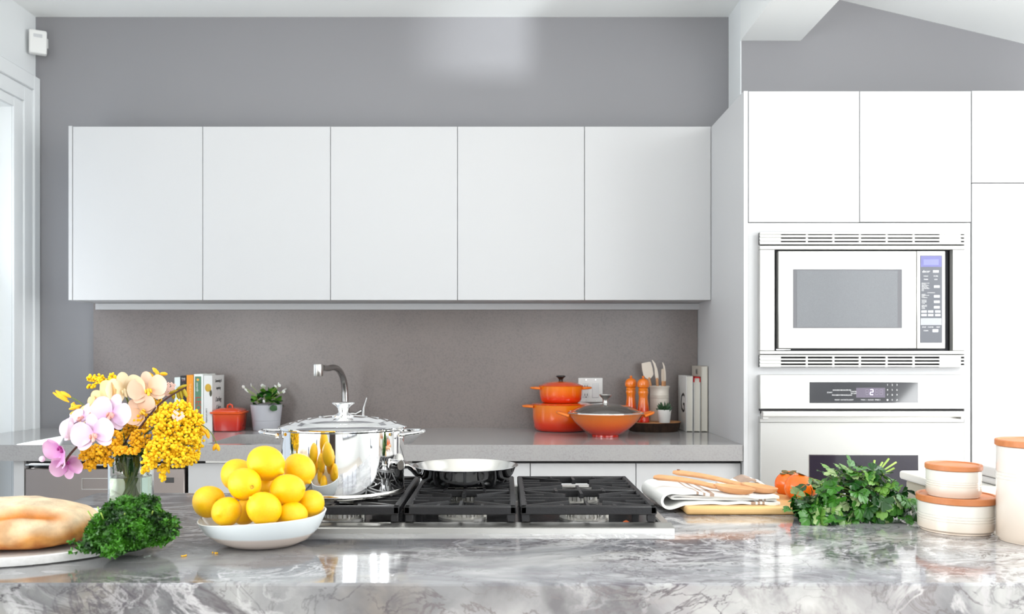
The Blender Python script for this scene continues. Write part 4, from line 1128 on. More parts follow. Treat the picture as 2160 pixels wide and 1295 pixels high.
# ================================================================== back counter, right group
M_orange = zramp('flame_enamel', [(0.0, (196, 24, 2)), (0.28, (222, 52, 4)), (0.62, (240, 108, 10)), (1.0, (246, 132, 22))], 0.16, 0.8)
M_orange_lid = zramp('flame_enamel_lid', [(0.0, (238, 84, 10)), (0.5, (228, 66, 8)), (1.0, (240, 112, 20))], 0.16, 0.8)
M_orange_flat = pm('flame_enamel_plain', (243, 124, 20), 0.18, coat=.8)
def loop_handle(T, r, z, sgn, out, wid, th, mat, up=0.0):
    pts = []
    for k in range(15):
        a = -1 + 2 * k / 14
        pts.append((sgn * (r - .004 + out * (1 - abs(a) ** 3)), a * wid, z + up * (1 - abs(a) ** 3)))
    return part('handle', MB().tube(pts, th, 10, flat=.7), mat, T, world=False)
def casserole(label, c, r, h, lidz, knob, out, hz):
    T = thing('round_casserole', label, 'casserole', c, group='orange enamel cookware')
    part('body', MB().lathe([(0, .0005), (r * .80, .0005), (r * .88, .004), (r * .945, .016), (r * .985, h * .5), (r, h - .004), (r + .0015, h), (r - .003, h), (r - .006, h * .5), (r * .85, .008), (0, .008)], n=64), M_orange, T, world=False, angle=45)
    if knob:
        lp = [(r + .002, h + .0005), (r + .003, h + .003), (r * .92, h + .007), (r * .7, h + lidz * .72), (r * .4, h + lidz * .95), (0, h + lidz)]
    else: lp = [(r + .002, h + .0005), (r + .003, h + .003), (r * .95, h + lidz - .001), (r * .9, h + lidz), (0, h + lidz)]
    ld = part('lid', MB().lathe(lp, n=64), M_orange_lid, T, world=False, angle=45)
    if knob:
        z = h + lidz
        part('knob', MB().lathe([(.010, z - .001), (.009, z + .006), (.013, z + .014), (.0215, z + .020), (.0215, z + .023), (.018, z + .025), (0, z + .0255)], n=28), M_black, ld, world=False)
    for s in (-1, 1): loop_handle(T, r, hz, s, out, .045, .0085, M_orange_flat, .002)
    return T
yc = 3.948; zL = TOP
casserole('large lower orange casserole with the smaller one stacked on it', (X(1183, yc), yc, zL), .1285, .118, .0065, False, .043, .109)
casserole('smaller orange casserole with black knob, on the larger one', (X(1183, yc), yc, zL + .1248), .0975, .0755, .022, True, .038, .066)
# wok
wc = Vector((X(1277, 3.66), 3.66, TOP))
wk = thing('wok', 'shallow orange wok with a domed glass lid, in front of the casseroles', 'wok', wc, group='orange enamel cookware')
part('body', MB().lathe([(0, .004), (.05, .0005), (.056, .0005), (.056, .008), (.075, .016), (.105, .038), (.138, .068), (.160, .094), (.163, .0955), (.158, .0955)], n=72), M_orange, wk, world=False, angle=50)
part('interior', MB().lathe([(.158, .0955), (.134, .070), (.1, .04), (.06, .014), (0, .01)], n=72), pm('sand_enamel', (128, 118, 112), .4), wk, world=False, angle=60)
M_glass = pm('clear_glass', (255, 255, 255), 0.0, trans=1.0, ior=1.45)
M_lidglass = pm('lid_glass', (246, 248, 248), 0.02, trans=1.0, ior=1.12, coat=1.0)
gl = part('glass_lid', MB().lathe([(.150, .0985), (.13, .112), (.10, .1255), (.06, .1345), (.02, .138), (0, .138), (0, .1355), (.02, .1355), (.06, .132), (.10, .123), (.13, .1095), (.149, .0965)], n=64), M_lidglass, wk, world=False, angle=50)
part('lid_rim', MB().lathe([(.158, .096), (.1595, .0985), (.157, .103), (.150, .1045), (.147, .101), (.149, .0962), (.158, .096)], n=72), M_chrome, gl, world=False)
part('knob', MB().lathe([(.013, .138), (.010, .143), (.009, .149), (.013, .158), (.023, .168), (.026, .173), (.024, .176), (.015, .1775), (0, .178)], n=36), M_chrome_soft, gl, world=False)
for s in (-1, 1): loop_handle(wk, .158, .088, s, .043, .050, .0092, M_orange_flat, .012)
# wood slice
sc_ = Vector((.675, 3.930, TOP))
ws = thing('wood_slice', 'round tree slice with bark edge under the mills and crock', 'board', sc_)
rnd = random.Random(2)
def wood_fn(q, a, r): 
    k = 1 + .02 * math.sin(3 * a + 1) + .015 * math.sin(7 * a)
    return (q[0] * k, q[1] * k, q[2])
M_bark = pm('tree_bark', (66, 44, 30), .9, var=(40, (34, 22, 16), .25, (1, 1, .3)), bump=(60, 1.0))
part('bark', MB().lathe([(0, .0005), (.108, .0005), (.112, .006), (.116, .030), (.1195, .0385), (.117, .0415)], n=60, sy=.86, fn=wood_fn), M_bark, ws, world=False)
part('top_face', MB().lathe([(.117, .0415), (.1185, .0405), (.117, .0425), (0, .0425)], n=60, sy=.86, fn=wood_fn), pm('cut_wood', (206, 150, 100), .6, var=(24, (180, 122, 76), .3)), ws, world=False)
WZ = TOP + .0427
def mill(label, px, Y):
    T = thing('pepper_mill', label, 'mill', (X(px, Y), Y, WZ), group='orange mills')
    part('body', MB().lathe([(0, .0005), (.0262, .0005), (.0272, .003), (.0272, .010), (.0255, .016), (.0245, .020), (.0255, .030), (.0258, .050), (.0235, .075), (.0198, .105), (.0200, .118), (.0225, .128), (.0230, .134), (.0205, .139), (.0222, .144), (.0222, .148), (.0190, .1515), (0, .1515)], n=36),
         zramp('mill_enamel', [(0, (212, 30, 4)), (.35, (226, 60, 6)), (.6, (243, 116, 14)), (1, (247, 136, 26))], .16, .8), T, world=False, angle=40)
    hd = part('head', MB().lathe([(.0190, .1518), (.0255, .156), (.0270, .166), (.0262, .176), (.0215, .186), (.012, .1925), (.007, .1935), (0, .194)], n=36), M_orange_flat, T, world=False)
    part('finial', MB().lathe([(.0045, .1935), (.0045, .1965), (.006, .199), (.0058, .203), (.003, .205), (0, .2052)], n=20), M_orange_flat, hd, world=False)
mill('left orange pepper mill behind the wok', 1331, 3.925)
mill('right orange pepper mill in front of the utensil crock', 1357, 3.868)
# utensil crock
kc = Vector((X(1391, 3.965), 3.965, WZ))
kr = thing('utensil_crock', 'cream ceramic crock holding spatulas and spoons', 'crock', kc)
pr = [(0, .0005), (.040, .0005), (.0425, .004), (.0425, .100)]
for z in (.104, .109, .114): pr += [(.0425, z), (.0440, z + .0015), (.0425, z + .003)]
pr += [(.0425, .140), (.0445, .150), (.0470, .1535), (.0470, .157), (.045, .158), (.0415, .154), (.0395, .14), (.0395, .01), (0, .008)]
part('body', MB().lathe(pr, n=48), pm('cream_glaze', (236, 228, 216), .25, coat=.4), kr, world=False, angle=45)
M_sil = pm('cream_silicone', (232, 220, 206), .55)
M_silg = pm('grey_beige_silicone', (206, 190, 172), .55)
def utensil(name, label, foot, top, blade, bw, shape, mat):
    """handle from foot to top (local to the crock), then a blade of the given outline"""
    T = thing(name, label, 'utensil', kc, group='utensils in the crock')
    f, t = Vector(foot), Vector(top); d = (t - f).normalized()
    part('handle', MB().tube([f, f.lerp(t, .5), t], [.0065, .007, .006], 10), M_spoon, T, world=False)
    sd = d.cross(Vector((0, 1, 0))).normalized(); nn = sd.cross(d).normalized()
    vs = []; n = len(shape)
    for s in (-1, 1):
        for (u, v) in shape: vs.append(t + sd * (u * bw) + d * (v * blade - .006) + nn * (s * .003))
    fs = [tuple(range(n - 1, -1, -1)), tuple(range(n, 2 * n))] + [(k, (k + 1) % n, (k + 1) % n + n, k + n) for k in range(n)]
    part('blade', MB().add(vs, fs), mat, T, world=False)
spat = [(-.16, 0), (.16, 0), (.34, .10), (.48, .22), (.5, .6), (.44, .98), (.30, 1.0), (-.30, 1.0), (-.44, .98), (-.5, .6), (-.48, .22), (-.34, .10)]
curve = [(-.35, 0), (.30, 0), (.45, .25), (.40, .55), (.62, .8), (.95, 1.0), (.75, 1.0), (.15, .82), (-.25, .5), (-.42, .2)]
slim = [(-.4, 0), (.4, 0), (.45, .5), (.40, .96), (.2, 1.0), (-.2, 1.0), (-.40, .96), (-.45, .5)]
px2 = lambda px: X(px, 3.965) - kc.x
pz2 = lambda py: Z(py, 3.965) - WZ
utensil('spatula', 'broad cream spatula at the left of the crock', (-.012, .005, .012), (px2(1369.5), .01, pz2(796)), pz2(761) - pz2(796), .047, spat, M_sil)
utensil('spatula', 'curved cream scraper, tallest in the crock', (.0, -.012, .012), (px2(1385), -.008, pz2(797)), pz2(756) - pz2(797), .018, curve, M_sil)
utensil('spatula', 'short narrow cream utensil in the middle of the crock', (.012, -.02, .012), (px2(1396), -.024, pz2(803)), pz2(775) - pz2(803), .015, slim, M_silg)
utensil('spatula', 'slim pointed cream scraper at the right of the crock', (.018, .008, .012), (px2(1403), .014, pz2(804)), pz2(762) - pz2(804), .014, curve, M_sil)
# succulent
sc2 = Vector((X(1401.5, 3.842), 3.842, WZ))
su = thing('potted_succulent', 'tiny dark green succulent in a white pot on the wood slice', 'plant', sc2)
part('pot', MB().lathe([(0, .0005), (.0225, .0005), (.0235, .002), (.0300, .056), (.0300, .058), (.0275, .058), (.0265, .05), (0, .05)], n=36), pm('white_pot', (236, 234, 230), .5), su, world=False, angle=45)
part('soil', MB().lathe([(.0264, .0502), (0, .052)], n=24), pm('potting_soil', (50, 38, 30), .95, bump=(300, .6)), su, world=False)
M_succ = pm('succulent_green', (36, 70, 44), .4, var=(60, (64, 100, 60), .3))
m0 = MB().tube([(0, 0, 0), (0, .004, .012), (0, .007, .024), (0, .008, .034)], [.003, .0055, .0042, .0006], 8, flat=.6).mesh('leaf')
m0.materials.append(M_succ)
for i in range(22):
    a = i * 2.399; tl = .15 + .95 * i / 22
    o = bpy.data.objects.new('leaf', m0); COL.objects.link(o); o.parent = su; o.location = (.004 * math.cos(a), .004 * math.sin(a), .050)
    o.rotation_euler = (Matrix.Rotation(a, 3, 'Z') @ Matrix.Rotation(-tl, 3, 'X')).to_euler(); o.scale = (1.35, 1.35, 1.35 - .3 * i / 22)
# books on the right
M_paper = pm('page_edges', (226, 222, 212), .9, var=(3, (214, 209, 198), .3, (240, 1, 1)))
M_ink = pm('black_print', (26, 24, 26), .6)
def book(label, x0, x1, y0, y1, h, cover, spine_front=True, lean=0.0, group=None):
    """hardback standing upright; spine_front: spine towards the room, else the fore-edge"""
    T = thing('book', label, 'book', ((x0 + x1) / 2, (y0 + y1) / 2, TOP), group=group)
    mb = MB(); t = .0026; z0, z1 = TOP + .0005, TOP + h
    mb.box(x0, x0 + t, y0, y1, z0, z1, b=.0006); mb.box(x1 - t, x1, y0, y1, z0, z1, b=.0006)
    if spine_front: mb.box(x0 + t * .5, x1 - t * .5, y0, y0 + t, z0, z1, b=.0006)
    else: mb.box(x0 + t * .5, x1 - t * .5, y1 - t, y1, z0, z1, b=.0006)
    c = part('cover', mb, cover, T)
    e0, e1 = (y0 + t, y1 - .004) if spine_front else (y0 + .004, y1 - t)
    part('pages', MB().box(x0 + t, x1 - t, e0, e1, z0 + .003, z1 - .003), M_paper, T)
    return T, c
M_cw = pm('white_cover', (228, 227, 224), .35); M_cg = pm('pale_grey_cover', (206, 205, 202), .35); M_ct = pm('tan_grey_cover', (196, 188, 176), .4)
yb0 = 3.872
GR = 'cookbooks at the right end'
T, c = book('white book with a tall black letter on its cover, right corner', X(1447.5, yb0), X(1461.5, yb0), yb0, 4.048, .247, M_cw, False, group=GR)
fx = X(1447.5, yb0)
lettering('G', .125, M_ink, c, Vector((fx - .0006, 3.945, Z(851, 3.945))) - root_loc(T), rot=(PI / 2, 0, -PI / 2), sx=1.0)
T, c = book('grey book with a red band round its top, right corner', X(1463, yb0), X(1477, yb0), yb0 - .004, 4.05, .2435, M_cg, False, group=GR)
a, b = X(1463, yb0) - .0004, X(1477, yb0) + .0004
mb = MB(); zt_ = TOP + .2437
mb.box(a, a + .004, yb0 - .0048, 4.02, zt_ - .024, zt_); mb.box(b - .004, b, yb0 - .0048, 4.02, zt_ - .024, zt_); mb.box(a, b, yb0 - .0048, yb0 - .002, zt_ - .006, zt_)
part('red_band', mb, pm('red_cloth', (196, 20, 24), .5), T)
T, c = book('tallest book with tan cover, against the tall cabinet', X(1478.3, yb0), X(1492.5, yb0), yb0 - .004, 4.055, .291, M_ct, False, group=GR)
fx = X(1478.3, yb0) - .0006
for s_, sz, py, m_ in (('N.1', .034, 784, M_ink), ('----', .011, 790, M_ink)):
    lettering(s_, sz, m_, c, Vector((fx, 3.95, Z(py, 3.95))) - root_loc(T), rot=(PI / 2, 0, -PI / 2), sx=.8)

# ================================================================== back counter, left group
yl = 3.885; GL = 'cookbooks at the left end'
M_b = {k: pm('cover_' + k, c, .4) for k, c in dict(mint=(222, 232, 230), black=(24, 22, 28), orange=(236, 150, 24), white=(234, 238, 234), lemon=(222, 222, 220), green=(84, 128, 100), red=(186, 62, 54), script=(214, 210, 206)).items()}
def spine_text(T, c, txt, px, py, sz, mat, sx=1.0, **k):
    lettering(txt, sz, mat, c, Vector((X(px, yl), yl - .0013, Z(py, yl))) - root_loc(T), rot=(PI / 2, PI / 2, 0), sx=sx, **k)
def lbook(lb, p0, p1, top, mat): return book(lb, X(p0, yl), X(p1, yl), yl, 4.05, Z(top, yl) - TOP, mat, True, group=GL)
T, c = lbook('pale mint white book, leftmost in the left row', 368, 380, 796, M_b['mint'])
spine_text(T, c, 'SIMPLE', 374, 825, .014, pm('grey_print', (176, 186, 186), .6))
T, c = lbook('black book with pale lettering in the left row', 380.4, 393, 792.5, M_b['black'])
spine_text(T, c, 'S · PRESS · O', 387, 826, .020, pm('dusky_print', (150, 110, 120), .6))
lettering('THE', .010, M_print, c, Vector((X(386.8, yl), yl - .0006, Z(799, yl))) - root_loc(T))
T, c = lbook('orange book in the left row', 393.5, 407.6, 791, M_b['orange'])
spine_text(T, c, 'THE KITCHEN TABLE', 401, 838, .013, pm('pale_orange_print', (250, 214, 140), .6))
T, c = lbook('white book with a green spine panel and red lettering', 409, 428.5, 789, M_b['white'])
mb = MB().box(X(411.3, yl), X(424.5, yl), yl - .0009, yl + .0002, Z(909, yl), Z(794, yl))
part('spine_panel', mb, M_b['green'], c)
spine_text(T, c, 'LEON', 418.0, 858, .035, M_b['red'], sx=1.0)
spine_text(T, c, 'naturally', 416.5, 816, .012, M_print, shear=.3)
part('spine_fruit', MB().ell((X(417.5, yl), yl - .0012, Z(801, yl)), (.006, .0008, .006), 12, 8), pm('spine_orange', (232, 170, 70), .6), c)
T, c = lbook('white book with a lemon picture, next to the red pot', 429.5, 447.6, 792, M_b['lemon'])
mb = MB().ell((X(439, yl), yl - .0006, Z(818, yl)), (.014, .0008, .018), 16, 10)
part('printed_lemon', mb, pm('printed_yellow', (226, 178, 44), .5, var=(60, (170, 140, 50), .3)), c)
mb = MB().ell((X(444.5, yl), yl - .0004, Z(829, yl)), (.006, .0006, .016), 12, 8)
part('printed_leaf', mb, pm('printed_dark_leaf', (64, 62, 42), .5), c)
spine_text(T, c, 'a year of cooking', 436, 876, .009, M_ink, shear=.3)
# handwriting on the cover that faces right
fx = X(447.6, yl) + .0006
for s_, y_, sz in (('Savouring &', 803, .020), ('inspiring', 818, .020), ('Darling', 842, .030), ('Cakes', 859, .030)):
    lettering(s_, sz, M_ink, c, Vector((fx, 3.968, Z(y_, 3.968))) - root_loc(T), rot=(PI / 2, 0, PI / 2), shear=.25, sx=.9)
# small square casserole
ycs = 3.94; cc = Vector((X(485, ycs), ycs, TOP))
sq = thing('square_casserole', 'small square red-orange lidded casserole beside the left books', 'casserole', cc)
def sqring(r, z, k=.30, n=8):
    pts = []
    for qx, qy, a0 in ((1, 1, 0), (-1, 1, PI / 2), (-1, -1, PI), (1, -1, 1.5 * PI)):
        for i in range(n):
            a = a0 + (PI / 2) * i / (n - 1); c_ = r * (1 - k)
            pts.append((qx * c_ + r * k * math.cos(a), qy * c_ + r * k * math.sin(a), z))
    return pts
def sqloft(prof):
    vs = []; fs = []; m = 32
    for r, z in prof: vs += sqring(r, z)
    for i in range(len(prof) - 1):
        for k in range(m): fs.append((i * m + k, i * m + (k + 1) % m, (i + 1) * m + (k + 1) % m, (i + 1) * m + k))
    fs.append(tuple(range(m - 1, -1, -1))); fs.append(tuple((len(prof) - 1) * m + k for k in range(m)))
    return MB().add(vs, fs)
part('body', sqloft([(.054, .0005), (.058, .004), (.0625, .070), (.0640, .076), (.0725, .080), (.0735, .086), (.071, .0885), (.062, .0885)]), zramp('red_enamel', [(0, (176, 12, 4)), (.45, (204, 40, 6)), (1, (232, 88, 12))], .15, .8), sq, world=False, angle=40)
ld = part('lid', sqloft([(.063, .0887), (.063, .092), (.052, .099), (.030, .104), (.004, .105)]), pm('red_orange_lid', (220, 66, 12), .18, coat=.8), sq, world=False, angle=40)
part('loop', MB().tube([(-.012, 0, .102), (-.010, 0, .114), (0, 0, .119), (.010, 0, .114), (.012, 0, .102)], .004, 8), MATS['red_orange_lid'], ld, world=False)
# flower pot
pcn = Vector((X(562, 3.965), 3.965, TOP))
fpw = thing('potted_cyclamen', 'green plant with small white flowers in a pale grey pot', 'plant', pcn)
part('pot', MB().lathe([(0, .0005), (.056, .0005), (.0585, .003), (.0625, .043), (.0612, .0445), (.0630, .046), (.0705, .114), (.0705, .116), (.0675, .116), (.0655, .105), (0, .105)], n=56), pm('grey_ceramic', (180, 180, 186), .45), fpw, world=False, angle=40)
part('soil', MB().lathe([(.0650, .1055), (0, .108)], n=24), MATS['potting_soil'], fpw, world=False)
def round_leaf(seed):
    rnd = random.Random(seed); vs = [(0, .0, 0)]; n = 15
    for k in range(n):
        a = -2.7 + 5.4 * k / (n - 1); r = .5 * (1 + .07 * math.sin(5 * a + seed)) * (.8 if k in (0, n - 1) else 1)
        vs.append((math.sin(a) * r, .42 + math.cos(a) * r * .95, .10 * math.cos(2 * a) - .12 * (math.cos(a) * r) ** 2))
    vs.append((0, .42, .06)); c_ = len(vs) - 1
    fs = [(c_, k, k + 1) for k in range(1, n)] + [(c_, 0, 1), (c_, n, 0)]
    me = bpy.data.meshes.new('leaf'); me.from_pydata(vs, [], fs); me.update(); me.polygons.foreach_set('use_smooth', [True] * len(me.polygons))
    return me
RL = []
for i in range(3):
    me = round_leaf(i); me.materials.append(pm('pot_leaf_%s' % ('dark', 'mid', 'bright')[i], ((20, 62, 16), (34, 92, 22), (76, 132, 34))[i], .4, var=(3, ((34, 84, 24), (52, 116, 34), (104, 156, 54))[i], .3))); RL.append(me)
rnd = random.Random(8)
for i in range(52):
    a = rnd.uniform(0, 6.28); rr = rnd.uniform(.1, 1) ** .6
    p = Vector((.058 * rr * math.cos(a), .052 * rr * math.sin(a), .116 + .052 * (1 - rr ** 2) + rnd.uniform(-.006, .012)))
    d = Vector((math.cos(a) * rr, math.sin(a) * rr - .25, rnd.uniform(-.3, .7)))
    o = bpy.data.objects.new('leaf', RL[rnd.choice((0, 0, 1, 1, 2))]); COL.objects.link(o); o.parent = fpw; o.location = p
    o.rotation_euler = (d.to_track_quat('Y', 'Z') @ Matrix.Rotation(rnd.uniform(-.7, .7), 3, 'Y').to_quaternion()).to_euler()
    s = rnd.uniform(.022, .036); o.scale = (s, s, s)
o = bpy.data.objects.new('leaf', RL[0]); COL.objects.link(o); o.parent = fpw; o.location = (.048, -.062, .118); o.rotation_euler = Vector((.15, -.35, -1)).to_track_quat('Y', 'Z').to_euler(); o.scale = (.034,) * 3
M_petal_w = pm('white_petal', (240, 240, 236), .6)
pt = MB().ell((0, .004, 0), (.0022, .0042, .0008), 8, 6).mesh('flower'); pt.materials.append(M_petal_w)
fm = MB()
for k in range(5):
    a = k * 2 * PI / 5; fm.ell((.004 * math.cos(a), .004 * math.sin(a), .001), (.0036, .0036, .0012), 8, 5)
fme = fm.mesh('flower'); fme.materials.append(M_petal_w)
mbs = MB()
for (px, py, dy) in ((513, 816, -.01), (518, 822, -.03), (521, 826, -.03), (529, 812, 0), (553, 813, -.02), (557, 815, .01), (581, 815, -.01), (587, 810, .0), (589, 813, -.02), (598, 826, -.01), (601, 822, .0), (587, 828, -.04), (557, 846, -.065)):
    Y = 3.965 + dy; p = Vector((X(px, Y), Y, Z(py, Y))) - pcn
    o = bpy.data.objects.new('flower', fme); COL.objects.link(o); o.parent = fpw; o.location = p; o.rotation_euler = (rnd.uniform(.6, 1.9), rnd.uniform(-.6, .6), rnd.uniform(0, 6)); o.scale = (1.1,) * 3
    mbs.tube([p, p.lerp(Vector((0, 0, .125)), .5) + Vector((0, 0, .004)), (p.x * .4, p.y * .4, .125)], .0008, 5)
part('flower_stems', mbs, M_stem, fpw, world=False, kind='stuff')

# ------------------------------------------------------------------ tap
fc = Vector((X(728, 3.9), 3.9, TOP))
M_tap = pm('satin_nickel', (176, 174, 172), .22, 1.0)
fa_ = thing('kitchen_tap', 'curved satin steel kitchen tap behind the stock pot', 'tap', fc)
part('base', MB().lathe([(0, .0003), (.027, .0003), (.027, .004), (.022, .007), (.020, .012), (.020, .10), (.016, .108)], n=32), M_tap, fa_, world=False)
hx = X(671, 3.62) - fc.x; hy = 3.62 - fc.y; hz = Z(781, 3.62) - TOP
sp_ = [(0, 0, .10), (0, 0, .150), (-.001, -.004, .195), (-.005, -.022, .238), (-.014, -.065, .272), (-.026, -.125, .286), (-.040, -.19, .283), (hx + .012, hy + .03, hz + .010)]
# smooth the spout
def smooth_path(P, n=6):
    P = [Vector(p) for p in P]; Q = [P[0]] + P + [P[-1]]; out = []
    for i in range(1, len(Q) - 2):
        for k in range(n):
            t = k / n; a, b, c_, d = Q[i - 1], Q[i], Q[i + 1], Q[i + 2]
            out.append(.5 * ((2 * b) + (-a + c_) * t + (2 * a - 5 * b + 4 * c_ - d) * t * t + (-a + 3 * b - 3 * c_ + d) * t ** 3))
    out.append(P[-1]); return out
sp2 = smooth_path(sp_)
part('spout', MB().tube(sp2, [.0150 - .0025 * i / len(sp2) for i in range(len(sp2))], 18), M_tap, fa_, world=False)
part('spray_head', MB().lathe([(0, -.024), (.0195, -.024), (.0205, -.022), (.0205, .022), (.0195, .0245), (0, .0245)], (hx, hy, hz), 32), pm('brushed_nickel', (206, 204, 200), .3, 1.0), fa_, world=False)
lv = [(.012, 0, .075), (X(745, 3.9) - fc.x, -.004, Z(872, 3.9) - TOP), (X(752, 3.9) - fc.x, -.006, Z(873, 3.9) - TOP), (X(764, 3.9) - fc.x, -.008, Z(866, 3.9) - TOP)]
le = part('lever_arm', MB().tube(lv, [.011, .009, .008, .008], 12), M_tap, fa_, world=False)
l2 = [(X(767, 3.9) - fc.x, -.01, Z(877, 3.9) - TOP), (X(768.5, 3.9) - fc.x, -.01, Z(860, 3.9) - TOP), (X(775, 3.9) - fc.x, -.012, Z(838, 3.9) - TOP)]
part('lever', MB().tube(l2, [.0075, .0065, .0035], 12), M_tap, le, world=False)
single('soap_dispenser', MB().lathe([(0, .0003), (.018, .0003), (.018, .006), (.010, .010), (.010, .055), (.017, .062), (.017, .068), (0, .0705)], (X(679, 3.93), 3.93, TOP), 28), M_tap,
       'low steel soap dispenser button left of the tap', 'dispenser', (X(679, 3.93), 3.93, TOP))
# ================================================================== the bouquet
VC = Vector((-.764, 1.80, TOP))
va = thing('glass_vase', 'clear glass cylinder vase holding orchids and yellow mimosa', 'vase', VC)
RV = .0437; HV = .132
M_vase = pm('vase_glass', (250, 253, 252), 0.0, trans=1.0, ior=1.4)
part('glass', MB().lathe([(0, .0005), (RV - .001, .0005), (RV, .002), (RV, HV), (RV - .0012, HV + .001), (RV - .0025, HV), (RV - .0025, .009), (RV - .004, .007), (0, .007)], n=64), M_vase, va, world=False, angle=40)
M_water = pm('vase_water', (226, 236, 214), 0.0, trans=1.0, ior=1.33)
part('water', MB().lathe([(0, .0074), (RV - .0042, .0074), (RV - .0029, .0095), (RV - .0029, .089), (0, .089)], n=64), M_water, va, world=False, angle=40)

def W(px, py, Y): return Vector((X(px, Y), Y, Z(py, Y)))
rnd = random.Random(21)
M_mim = pm('mimosa_yellow', (252, 196, 4), .65, var=(40, (254, 214, 26), .3))
M_mim2 = pm('mimosa_gold', (240, 172, 6), .65, var=(40, (250, 194, 14), .3))
M_gstem = pm('flower_stem_green', (70, 92, 34), .5, var=(20, (108, 124, 50), .3))
M_twig = pm('brown_twig', (70, 34, 28), .6)
M_fern = pm('dark_fern', (26, 62, 22), .6, var=(30, (48, 92, 30), .3))
def ball(mb, c, r):
    vs = []; fs = []; n = 7
    vs.append(Vector((0, 0, r)))
    for z, q in ((.55, .835), (-.12, .99), (-.72, .69)):
        for k in range(n): vs.append(Vector((r * q * math.cos(2 * PI * k / n), r * q * math.sin(2 * PI * k / n), r * z)))
    vs.append(Vector((0, 0, -r)))
    for k in range(n):
        k2 = (k + 1) % n
        fs.append((0, 1 + k, 1 + k2)); fs.append((1 + k, 1 + n + k, 1 + n + k2, 1 + k2)); fs.append((1 + n + k, 1 + 2 * n + k, 1 + 2 * n + k2, 1 + n + k2)); fs.append((1 + 2 * n + k, 3 * n + 1, 1 + 2 * n + k2))
    rot = Matrix.Rotation(rnd.uniform(0, 3), 3, 'X') @ Matrix.Rotation(rnd.uniform(0, 3), 3, 'Z')
    mb.add([rot @ v + c for v in vs], fs)
mouth = VC + Vector((0, 0, HV - .004))
def into_vase(k):
    a = k * 2.4; r = .022 + .012 * (k % 3) / 3
    return VC + Vector((math.cos(a) * r * .9, math.sin(a) * r * .9, .014)), VC + Vector((math.cos(a + 2.7) * .026, math.sin(a + 2.7) * .026, HV))
SK = [0]
def stem_to(pt, mat, r=.0014, parent=None, sag=.01):
    a, b = into_vase(SK[0]); SK[0] += 1
    pt = Vector(pt); mid = b.lerp(pt, .5) + Vector((0, 0, sag))
    pts = [a] + smooth_path([b, mid, pt], 5)
    return part('stem', MB().tube(pts, r, 6), mat, parent)
def mimosa(label, blobs, stems, mat, size=.0033):
    """blobs: (px, py, depth, rx px, ry px, depth radius, count) clouds of little round flower heads"""
    T = thing('mimosa_branch', label, 'mimosa', VC, group='yellow mimosa branches in the vase')
    mb = MB(); tw_ = MB()
    for (px, py, Y, rx, ry, rd, n) in blobs:
        c = W(px, py, Y); k = Y / FPX
        for i in range(int(n * 1.7)):
            a = rnd.uniform(0, 6.28); z = rnd.uniform(-1, 1); q = rnd.random() ** .36
            d = Vector((math.cos(a) * math.sqrt(1 - z * z), math.sin(a) * math.sqrt(1 - z * z), z)) * q
            p = c + Vector((d.x * rx * k, d.y * rd, d.z * ry * k))
            ball(mb, p, size * rnd.uniform(.72, 1.15))
            if i % 3 == 0: tw_.tube([p, p.lerp(c, .6)], .0005, 4, cap=False)
    part('blossoms', mb, mat, T, kind='stuff')
    part('twigs', tw_, M_gstem, T, kind='stuff')
    for (px, py, Y) in stems: stem_to(W(px, py, Y), M_gstem, .0014, T)
    return T
mimosa('largest mimosa cloud at the upper right of the bouquet',
       [(372, 868, 1.76, 34, 26, .030, 150), (400, 892, 1.77, 28, 32, .030, 130), (345, 895, 1.73, 36, 30, .032, 170), (385, 930, 1.74, 34, 34, .032, 170), (412, 930, 1.78, 18, 30, .02, 50), (330, 862, 1.79, 22, 18, .02, 50), (418, 885, 1.77, 10, 12, .012, 20)],
       [(372, 880, 1.77), (395, 920, 1.77)], M_mim)
mimosa('mimosa sprays drooping at the lower right of the vase',
       [(340, 945, 1.71, 34, 26, .028, 140), (372, 968, 1.72, 28, 20, .026, 90), (318, 972, 1.70, 18, 18, .018, 50), (305, 992, 1.70, 8, 9, .008, 12), (345, 992, 1.72, 12, 14, .012, 30), (343, 1008, 1.72, 6, 9, .006, 12), (400, 965, 1.75, 18, 16, .018, 40), (412, 962, 1.76, 10, 10, .012, 14)],
       [(350, 950, 1.72), (325, 960, 1.72)], M_mim)
mimosa('darker gold mimosa at the lower left, under the orchids',
       [(195, 962, 1.74, 27, 20, .026, 90), (190, 982, 1.73, 14, 10, .012, 28), (218, 950, 1.73, 22, 22, .022, 70), (180, 945, 1.77, 10, 14, .014, 24), (228, 975, 1.73, 12, 9, .010, 18)],
       [(200, 955, 1.75)], M_mim2)
mimosa('mimosa sprig in the middle, above the vase rim',
       [(242, 925, 1.73, 18, 16, .018, 46), (262, 950, 1.715, 18, 9, .010, 30), (285, 950, 1.715, 14, 8, .010, 24), (250, 950, 1.72, 14, 14, .012, 26), (295, 925, 1.73, 22, 20, .022, 60), (300, 890, 1.77, 18, 26, .022, 50), (278, 885, 1.81, 30, 34, .03, 90), (262, 912, 1.79, 22, 18, .02, 40), (322, 842, 1.82, 20, 18, .02, 40), (250, 890, 1.82, 16, 20, .02, 30)],
       [(255, 935, 1.74), (295, 915, 1.76)], M_mim2)
mimosa('mimosa tip standing behind the orchids at upper left',
       [(192, 798, 1.86, 11, 8, .010, 20), (208, 800, 1.86, 12, 11, .012, 26), (236, 800, 1.86, 11, 13, .012, 28), (190, 815, 1.86, 13, 4, .006, 12), (212, 808, 1.86, 12, 5, .008, 12)],
       [(215, 808, 1.86), (232, 806, 1.86)], M_mim, .0029)

